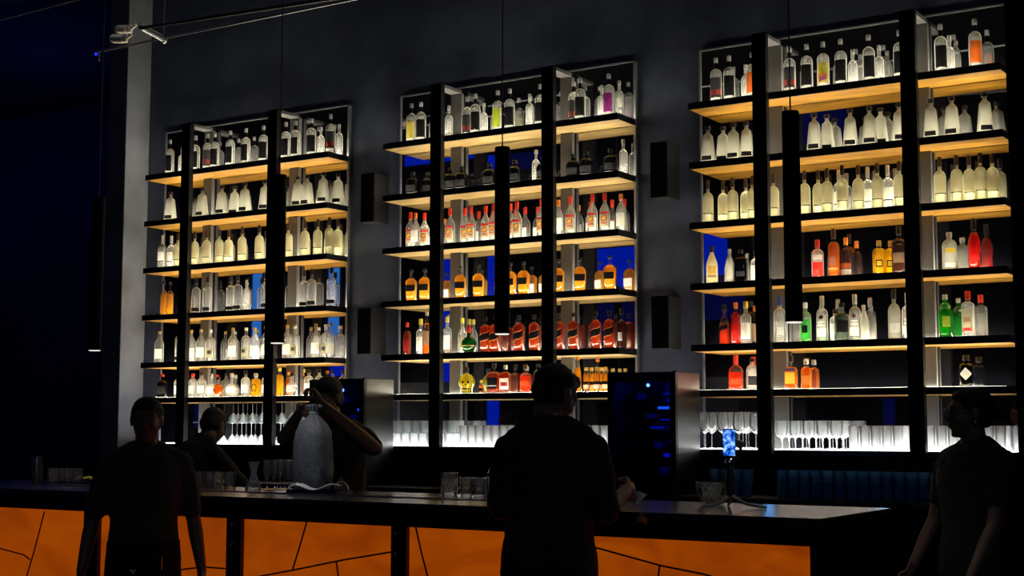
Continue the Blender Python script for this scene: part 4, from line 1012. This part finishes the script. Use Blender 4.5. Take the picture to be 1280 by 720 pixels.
def human(name, label, loc, rz, H, pose, skin, cloth, trous, hairc, extras=None):
    k = H/1.728
    root = empty(name, loc, rz, label, 'person')
    lean = R(pose.get('lean', 0)); twist = R(pose.get('twist', 0)); wd = pose.get('width', 1.0)
    hipz = .93
    def B(p):       # body point with the lean about the hips
        p = Vector(p)
        if p.z > hipz:
            f = min(1, (p.z-hipz)/.25)
            q = Vector((p.x, p.y, p.z-hipz)); q = Matrix.Rotation(-lean*f, 3, 'X') @ q; q = Matrix.Rotation(twist*f, 3, 'Z') @ q
            p = q+Vector((0, 0, hipz))
        return p*k
    def Bm(z):
        f = min(1, max(0, (z-hipz)/.25)); return Matrix.Rotation(twist*f, 3, 'Z') @ Matrix.Rotation(-lean*f, 3, 'X')
    K = lambda r: r*k
    # head frame
    hs = Vector(pose.get('head_shift', (0, 0, 0)))
    Hm = (Matrix.Rotation(R(pose.get('head_yaw', 0)), 3, 'Z') @ Matrix.Rotation(-R(pose.get('head_pitch', 0)), 3, 'X') @ Matrix.Rotation(R(pose.get('head_roll', 0)), 3, 'Y'))
    hc = B((0, .01, 1.48))+hs*k+(Hm @ Vector((0, .015, .122)))*k
    def Hp(x, y, z): return hc+(Hm @ Vector((x, y, z)))*k
    bm = bmesh.new()
    HM = Hm.copy()
    def hb(x, y, z, rx, ry, rz_): ball(bm, Hp(x, y, z), (rx*k, ry*k, rz_*k), HM, 18)
    hb(0, -.014, .032, .075, .095, .086); hb(0, .026, -.02, .063, .066, .085); hb(0, .036, -.078, .043, .046, .034); hb(0, .062, -.098, .022, .022, .016)
    hb(0, .068, .028, .055, .025, .03); hb(.034, .062, -.028, .022, .024, .022); hb(-.034, .062, -.028, .022, .024, .022)
    limb(bm, [Hp(0, .092, .012), Hp(0, .108, -.018), Hp(0, .106, -.026)], [K(.007), K(.011), K(.012)], 10)
    limb(bm, [Hp(.013, .097, -.029), Hp(-.013, .097, -.029)], [K(.008)]*2, 8)
    limb(bm, [Hp(-.04, .082, .022), Hp(-.012, .092, .025), Hp(.012, .092, .025), Hp(.04, .082, .022)], [K(.007), K(.009), K(.009), K(.007)], 8)
    limb(bm, [Hp(-.02, .083, -.054), Hp(0, .092, -.053), Hp(.02, .083, -.054)], [K(.005), K(.008), K(.005)], 8)
    limb(bm, [Hp(-.017, .082, -.064), Hp(0, .09, -.065), Hp(.017, .082, -.064)], [K(.005), K(.008), K(.005)], 8)
    for sg in (-1, 1):
        hb(sg*.075, -.008, .0, .009, .02, .031); hb(sg*.078, -.016, .012, .008, .014, .02)
        hb(sg*.030, .078, .004, .014, .010, .009)
    limb(bm, [Hp(0, -.015, -.075), B((0, -.005, 1.46)), B((0, -.01, 1.40))], [K(.056), K(.058), K(.075)], 16)
    # torso
    T = lambda z, rx, ry, y=0: (B((0, y, z)), K(rx*wd), K(ry*wd), Bm(z))
    loft(bm, [T(.80, .14, .10), T(.88, .168, .115), T(.97, .160, .112), T(1.07, .142, .10), T(1.18, .155, .108), T(1.30, .172, .115), T(1.38, .165, .10), T(1.44, .11, .07)])
    limb(bm, [B((-.13, -.01, 1.40)), B((-.05, -.015, 1.445)), B((.05, -.015, 1.445)), B((.13, -.01, 1.40))], [K(.048), K(.05), K(.05), K(.048)], 12)
    # arms and hands
    SH = {}
    for sg, key in ((-1, 'L'), (1, 'R')):
        a = pose[key]; S = B((sg*.175*wd, -.005, pose.get('sh_z', 1.38))); E_ = Vector(a['elbow'])*k; W_ = Vector(a['wrist'])*k
        SH[key] = (S, E_, W_)
        limb(bm, [B((sg*.10, 0, 1.39)), S, S.lerp(E_, .35), E_, E_.lerp(W_, .3), W_], [K(.058), K(.055), K(.046), K(.037), K(.038), K(.025)], 14)
        d = Vector(a.get('hand', (W_-E_))).normalized(); nrm = Vector(a.get('palm', (-sg, 0, 0))); nrm = (nrm-d*nrm.dot(d)).normalized()
        side = d.cross(nrm).normalized()
        if side.dot(Vector(a.get('thumb', (0, 1, .2)))) < 0: side = -side        # thumb side
        M3 = Matrix((side, nrm, d)).transposed()
        pc = W_+d*K(.048)
        ball(bm, pc, (K(.040), K(.016), K(.050)), M3, 12)
        limb(bm, [W_, pc], [K(.025), K(.022)], 10)
        cu = a.get('curl', 25)
        for q in range(4):
            off = (q-1.5)*.0195; ln = (.078, .088, .082, .064)[q]*1.02
            b0 = pc+side*K(-off)+d*K(.036); ang = 0; pts = [b0]; dd = d
            for seg_ in (.45, .30, .25):
                ang += R(cu*(1 if seg_ > .4 else 1.15)); dd = d*math.cos(ang)+nrm*math.sin(ang); pts.append(pts[-1]+dd*K(ln*seg_))
            limb(bm, pts, [K(.0098), K(.0090), K(.0084), K(.0075)], 8)
        t0 = W_+d*K(.022)+side*K(.024); t1 = t0+(side*.75+d*.6+nrm*.25).normalized()*K(.036); t2 = t1+(d*.8+nrm*(.25+cu/60)+side*.15).normalized()*K(.030); t3 = t2+(d*.7+nrm*(.35+cu/50)).normalized()*K(.022)
        limb(bm, [t0, t1, t2, t3], [K(.0145), K(.0115), K(.0105), K(.009)], 8)
    # legs and feet
    LG = []
    for sg, key in ((-1, 'LL'), (1, 'RL')):
        lg = pose.get(key, {}); hp = Vector((sg*.085, 0, .90))*k; kn = Vector(lg.get('knee', (sg*.10, .02, .50)))*k; an = Vector(lg.get('ankle', (sg*.11, -.02, .09)))*k
        LG.append((hp, kn, an)); limb(bm, [hp, hp.lerp(kn, .4), kn, kn.lerp(an, .3), an], [K(.088), K(.076), K(.052), K(.052), K(.036)], 14)
        limb(bm, [an+Vector((0, -.03, -.045))*k, an+Vector((0, .10, -.055))*k, an+Vector((0, .16, -.062))*k], [K(.036), K(.034), K(.024)], 10)
    fuse('body', bm, .0065, skin, root, 3)
    # shirt
    bm = bmesh.new()
    loft(bm, [T(.86, .182, .13), T(.95, .178, .128), T(1.07, .164, .118), T(1.18, .172, .123), T(1.30, .186, .128), T(1.38, .178, .112), T(1.435, .135, .088), T(1.475, .070, .062)])
    limb(bm, [B((-.15, -.01, 1.395)), B((-.055, -.015, 1.445)), B((.055, -.015, 1.445)), B((.15, -.01, 1.395))], [K(.062), K(.060), K(.060), K(.062)], 12)
    for sg, key in ((-1, 'L'), (1, 'R')):
        S, E_, W_ = SH[key]; f = pose.get('sleeve', .9)
        if f <= 1: limb(bm, [B((sg*.10, 0, 1.385)), S, S.lerp(E_, .4), S.lerp(E_, f)], [K(.066), K(.062), K(.062), K(.057)], 14)
        else: limb(bm, [B((sg*.10, 0, 1.392)), S, S.lerp(E_, .4), E_, E_.lerp(W_, f-1)], [K(.068), K(.066), K(.058), K(.050), K(.042)], 14)
    sh_ = fuse('shirt', bm, .010, cloth, root, 2, .018*k, .09)
    bm = bmesh.new(); ct = B((0, -.005, 1.475)); M_ = Bm(1.475) @ Matrix.Rotation(R(-8), 3, 'X')
    tube(bm, [ct+M_ @ Vector((K(.066)*math.cos(2*PI*i/24), K(.062)*math.sin(2*PI*i/24), -K(.004)+K(.010)*math.cos(2*PI*i/24+PI/2))) for i in range(24)], K(.012), 8, closed=True)
    obj('collar', bm, cloth, sh_, smooth=True)
    # trousers, shoes
    bm = bmesh.new(); loft(bm, [T(.80, .172, .125), T(.88, .184, .132), T(.97, .176, .124), T(1.02, .168, .119)])
    for hp, kn, an in LG: limb(bm, [hp, hp.lerp(kn, .4), kn, kn.lerp(an, .35), an+Vector((0, 0, .01))*k], [K(.10), K(.093), K(.072), K(.068), K(.060)], 14)
    fuse('trousers', bm, .012, trous, root, 2, .01*k, .08)
    for hp, kn, an in LG:
        bm = bmesh.new(); limb(bm, [an+Vector((0, -.035, -.042))*k, an+Vector((0, .06, -.045))*k, an+Vector((0, .17, -.058))*k], [K(.045), K(.044), K(.031)], 12)
        for v in bm.verts: v.co.z = max(v.co.z, .0)
        obj('shoe', bm, M_BLACKM, root, smooth=True)
    # hair
    bm = bmesh.new()
    for (x, y, z, a, b, c) in pose.get('hair', [(0, -.020, .042, .083, .102, .086), (0, -.045, -.005, .078, .072, .07), (0, .03, .085, .066, .062, .034)]):
        ball(bm, Hp(x, y, z), (a*k*.97, b*k*.97, c*k*.97), HM, 20)
    fuse('hair', bm, .007, hairc, root, 1, .012, .02)
    for sg in (-1, 1):
        bm = bmesh.new(); ball(bm, (0, 0, 0), (K(.0115),)*3, None, 12); o = obj('eye', bm, pbr('eye_white', (.12, .11, .10), .4), root, smooth=True); o.location = Hp(sg*.030, .0805, .004)
        bm = bmesh.new(); ball(bm, (0, 0, 0), (K(.0055),)*3, None, 8); o2 = obj('iris', bm, pbr('iris', (.02, .01, .008), .2), o, smooth=True); o2.location = (Hm @ Vector((0, .0075, 0)))*k
        limb_ = [Hp(sg*.046, .078, .026), Hp(sg*.03, .090, .032), Hp(sg*.014, .094, .028)]
        bm = bmesh.new(); tube(bm, limb_, [K(.002), K(.0035), K(.003)], 6); obj('eyebrow', bm, hairc, root)
    if extras: extras(root, Hp, B, k, SH, cloth, HM)
    return root
SK = pbr('skin_tone', (.22, .115, .075), .5, bump=.1, bscale=120, var=.08, vscale=14)
SK2 = pbr('deep_skin_tone', (.16, .085, .055), .5, bump=.1, bscale=120, var=.08, vscale=14)
HR = pbr('black_hair', (.010, .008, .007), .5, bump=.8, bscale=260)
CL1 = pbr('black_shirt_cloth', (.017, .017, .021), .85, bump=.4, bscale=160, var=.25, vscale=9)
CL2 = pbr('charcoal_shirt_cloth', (.035, .036, .042), .85, bump=.4, bscale=160, var=.3, vscale=11)
TR = pbr('black_trouser_cloth', (.007, .007, .008), .9, bump=.3, bscale=160)
# customer-side man with his back to the camera
def ex1(root, Hp, B, k, SH, cloth, HM):
    bm = bmesh.new()
    for z in (1.37,): tube(bm, [B((-.155, -.135, 1.34)), B((-.08, -.150, 1.36)), B((0, -.152, 1.362)), B((.08, -.150, 1.36)), B((.155, -.135, 1.34))], .003, 6)
    obj('yoke_seam', bm, CL2, root)
pc1 = aty(692, 455, -3.80)
human('person', 'man in black shirt standing with his back turned at the bar, head bowed', (pc1.x-.025, -3.80, 0), R(4), 1.775,
      dict(lean=3, head_pitch=26, head_yaw=-14, head_roll=4, width=1.1, sh_z=1.365, head_shift=(-.045, 0, 0), sleeve=.95,
           L=dict(elbow=(-.235, .03, 1.12), wrist=(-.235, .235, 1.285), hand=(.1, .5, .25), palm=(1, .1, 0), thumb=(0, 0, 1), curl=58),
           R=dict(elbow=(.235, .04, 1.12), wrist=(.225, .26, 1.20), hand=(-.1, 1, -.1), palm=(-1, 0, -.2), thumb=(0, 0, 1), curl=50)),
      SK, CL1, TR, HR, ex1)
# walking waiter
def ex2(root, Hp, B, k, SH, cloth, HM):
    bm = bmesh.new(); loft(bm, [(Vector((0, .015, .52))*k, .19*k, .14*k, Matrix.Identity(3)), (Vector((0, .01, .80))*k, .192*k, .138*k, Matrix.Identity(3)), (Vector((0, .005, 1.0))*k, .180*k, .129*k, Matrix.Identity(3))])
    obj('apron', bm, TR, root, smooth=True)
    TB('apron_pen', M_CHROME, [Vector((-.075, .150, .93))*k, Vector((-.075, .155, .865))*k], .0055, root)
    TB('apron_knot', CP_S, [Vector((.05, .150, .87))*k, Vector((.06, .158, .85))*k, Vector((.07, .150, .87))*k], .004, root)
pc2 = aty(184, 500, -3.95)
human('person', 'young man in dark short-sleeved shirt and apron walking towards the camera', (pc2.x, -3.95, 0), R(-128), 1.64,
      dict(lean=2, head_pitch=2, head_yaw=-10, width=1.02, sleeve=.8,
           L=dict(elbow=(-.25, -.03, 1.10), wrist=(-.285, .06, .85), hand=(0, .12, -1), palm=(1, 0, 0), thumb=(0, 1, 0), curl=22),
           R=dict(elbow=(.25, -.03, 1.10), wrist=(.30, .04, .86), hand=(0, .12, -1), palm=(-1, 0, 0), thumb=(0, 1, 0), curl=22),
           LL=dict(knee=(-.09, .12, .50), ankle=(-.09, .05, .09)), RL=dict(knee=(.10, .0, .50), ankle=(.10, -.14, .09))),
      SK2, CL2, TR, HR, ex2)
# bartender with the ice bag
pc3 = aty(409, 475, -2.20)
human('person', 'bartender behind bar in black holding the neck of the ice bag, face hidden by hand', (pc3.x+.09, -2.20, 0), R(193), 1.80,
      dict(lean=8, head_pitch=16, head_yaw=-8, width=1.05, sleeve=.75,
           R=dict(elbow=(.27, .15, 1.36), wrist=(.075, .32, 1.515), hand=(-.9, .4, .2), palm=(-.1, .6, -.6), thumb=(0, -.2, 1), curl=50),
           L=dict(elbow=(-.30, .13, 1.31), wrist=(-.045, .30, 1.56), hand=(.35, .15, .7), palm=(.6, .3, -.4), thumb=(1, .2, .2), curl=55)),
      SK, CL1, TR, HR)
# colleague bending behind the bar
pc4 = aty(259, 550, -1.62)
human('person', 'person in black bending down behind bar beneath the martini glasses, back turned', (pc4.x, -1.92, 0), R(-12), 1.70,
      dict(lean=26, head_pitch=30, head_yaw=15, width=1.05, sleeve=.9,
           L=dict(elbow=(-.27, .42, 1.06), wrist=(-.16, .60, 1.0), hand=(.2, 1, -.1), palm=(0, 0, -1), thumb=(1, .2, 0), curl=30),
           R=dict(elbow=(.27, .42, 1.06), wrist=(.16, .60, 1.0), hand=(-.2, 1, -.1), palm=(0, 0, -1), thumb=(-1, .2, 0), curl=30)),
      SK2, CL1, TR, HR)
# woman in profile at the right
def ex5(root, Hp, B, k, SH, cloth, HM):
    M_G = pbr('spectacle_frame', (.02, .02, .02), .3)
    bm = bmesh.new()
    for sg in (-1, 1):
        tube(bm, [Hp(sg*.031+.024*math.cos(2*PI*i/18), .107-.004*abs(math.cos(2*PI*i/18)), .002+.019*math.sin(2*PI*i/18)) for i in range(18)], .0016, 6, closed=True)
        tube(bm, [Hp(sg*.055, .103, .006), Hp(sg*.074, .06, .008), Hp(sg*.082, -.005, .010)], .0016, 6)
    tube(bm, [Hp(-.008, .112, .004), Hp(.008, .112, .004)], .0016, 6)
    obj('spectacles', bm, M_G, root)
    bm = bmesh.new(); ball(bm, Hp(-.086, -.005, -.038), (.005, .005, .011), None, 10); obj('earring', bm, CP_S, root, smooth=True)
pc5 = aty(1216, 488, -2.25)
human('person', 'woman in black with glasses and hair bun standing in profile beside bar end', (pc5.x, -2.25, 0), R(142), 1.675,
      dict(lean=0, head_pitch=-2, head_yaw=-22, width=1.12, sleeve=.62,
           hair=[(0, -.022, .040, .082, .101, .086), (0, -.05, -.005, .076, .07, .066), (0, .022, .078, .066, .062, .036), (0, -.145, .012, .036, .040, .040), (0, -.10, .02, .04, .04, .04)],
           L=dict(elbow=(-.245, .09, 1.10), wrist=(-.26, .24, .87), hand=(0, .5, -.8), palm=(1, 0, 0), thumb=(0, 1, .3), curl=25),
           R=dict(elbow=(.245, .05, 1.10), wrist=(.24, .20, .86), hand=(0, .5, -.8), palm=(-1, 0, 0), thumb=(0, 1, .3), curl=25)),
      SK2, CL1, TR, HR, ex5)
# what the standing man holds
jl = pc1 + Vector((-.235, .33, 0))
o = prof_obj('jigger', [(.001, .03), (.004, .03), (.019, .0), (.017, .0), (.001, .026)], M_CHROME)
bpy.data.objects.remove(o)
ph.scale = (.85, .85, .88)
jg = put(bart, (bxat(615, -3.20), -3.20, BT), 'tall clear glass on bar under hand of standing man', 'glass at the hand', cat='tumbler'); jg.scale = (.8, .8, 1.35)
o = prof_obj('jigger', [(.001, .038), (.006, .038), (.021, .002), (.019, .002), (.003, .036), (.001, .036)], M_CHROME)
j_ = Vector((jg.location.x, -3.20, 1.272)); o.location = j_; tag(o, 'small steel jigger held by standing man above the tall glass', 'jigger')
bm = bmesh.new(); g = []
for i in range(7):
    g.append([bm.verts.new((.012*math.sin(i*1.1)+.055*j/4*.5, .01*j*math.cos(i), -.10+.125*i/6-.004*j)) for j in range(5)])
for a, b in zip(g, g[1:]):
    for j in range(4): bm.faces.new((a[j], a[j+1], b[j+1], b[j]))
o = obj('paper_slip', bm, pbr('grey_paper', (.30, .30, .30), .7), None, smooth=True); o.location = (pc1.x+.185, -3.43, 1.20)
o.modifiers.new('t', 'SOLIDIFY').thickness = .002
tag(o, 'white paper slip in the hand of the standing man in black', 'paper')
#@@LIGHTS
# ------------------------------------------------------------------ world and room light
w = bpy.data.worlds.new('world'); SC.world = w; w.use_nodes = True
w.node_tree.nodes['Background'].inputs[0].default_value = (.02, .03, .08, 1); w.node_tree.nodes['Background'].inputs[1].default_value = .05
def area(name, loc, tgt, sx, sy, e, col):
    l = bpy.data.lights.new(name, 'AREA'); l.shape = 'RECTANGLE'; l.size = sx; l.size_y = sy; l.energy = e; l.color = col
    o = bpy.data.objects.new(name, l); COL.objects.link(o); o.location = loc
    o.rotation_euler = (Vector(tgt)-Vector(loc)).to_track_quat('-Z', 'Y').to_euler(); return o
for x_, e_ in ((-3.4, 9), (-6.2, 6)):  # added blue lamps without fittings, to tint the recess wall
    ld = bpy.data.lights.new('blue_wash', 'POINT'); ld.energy = e_; ld.color = (.06, .08, 1); ld.shadow_soft_size = .2
    o = bpy.data.objects.new('blue_wash', ld); COL.objects.link(o); o.location = (x_, 1.6, 4.6)
for x_ in (6.5, 7.2):  # unseen blue lamps added to lift the dim tumblers
    ld = bpy.data.lights.new('tumbler_fill', 'POINT'); ld.energy = .3; ld.color = (.12, .42, 1); ld.shadow_soft_size = .03; ld.specular_factor = .05
    o = bpy.data.objects.new('tumbler_fill', ld); COL.objects.link(o); o.location = (x_-.3, -.75, 1.36)
for x_ in (1.5, 4.5, 7.5):  # added fill spots under the ceiling, no fittings modelled
    ld = bpy.data.lights.new('ceiling_fill', 'SPOT'); ld.energy = 10; ld.color = (.75, .82, 1); ld.spot_size = R(90); ld.spot_blend = .8; ld.shadow_soft_size = .04
    o = bpy.data.objects.new('ceiling_fill', ld); COL.objects.link(o); o.location = (x_, -1.6, 5.5); o.rotation_euler = (R(-12), 0, 0)
ld = bpy.data.lights.new('room_fill', 'POINT'); ld.energy = 85; ld.color = (.62, .72, 1); ld.shadow_soft_size = .15
o = bpy.data.objects.new('room_fill', ld); COL.objects.link(o); o.location = (11.4, -12.4, 5.2)
SC.cycles.transparent_max_bounces = 24
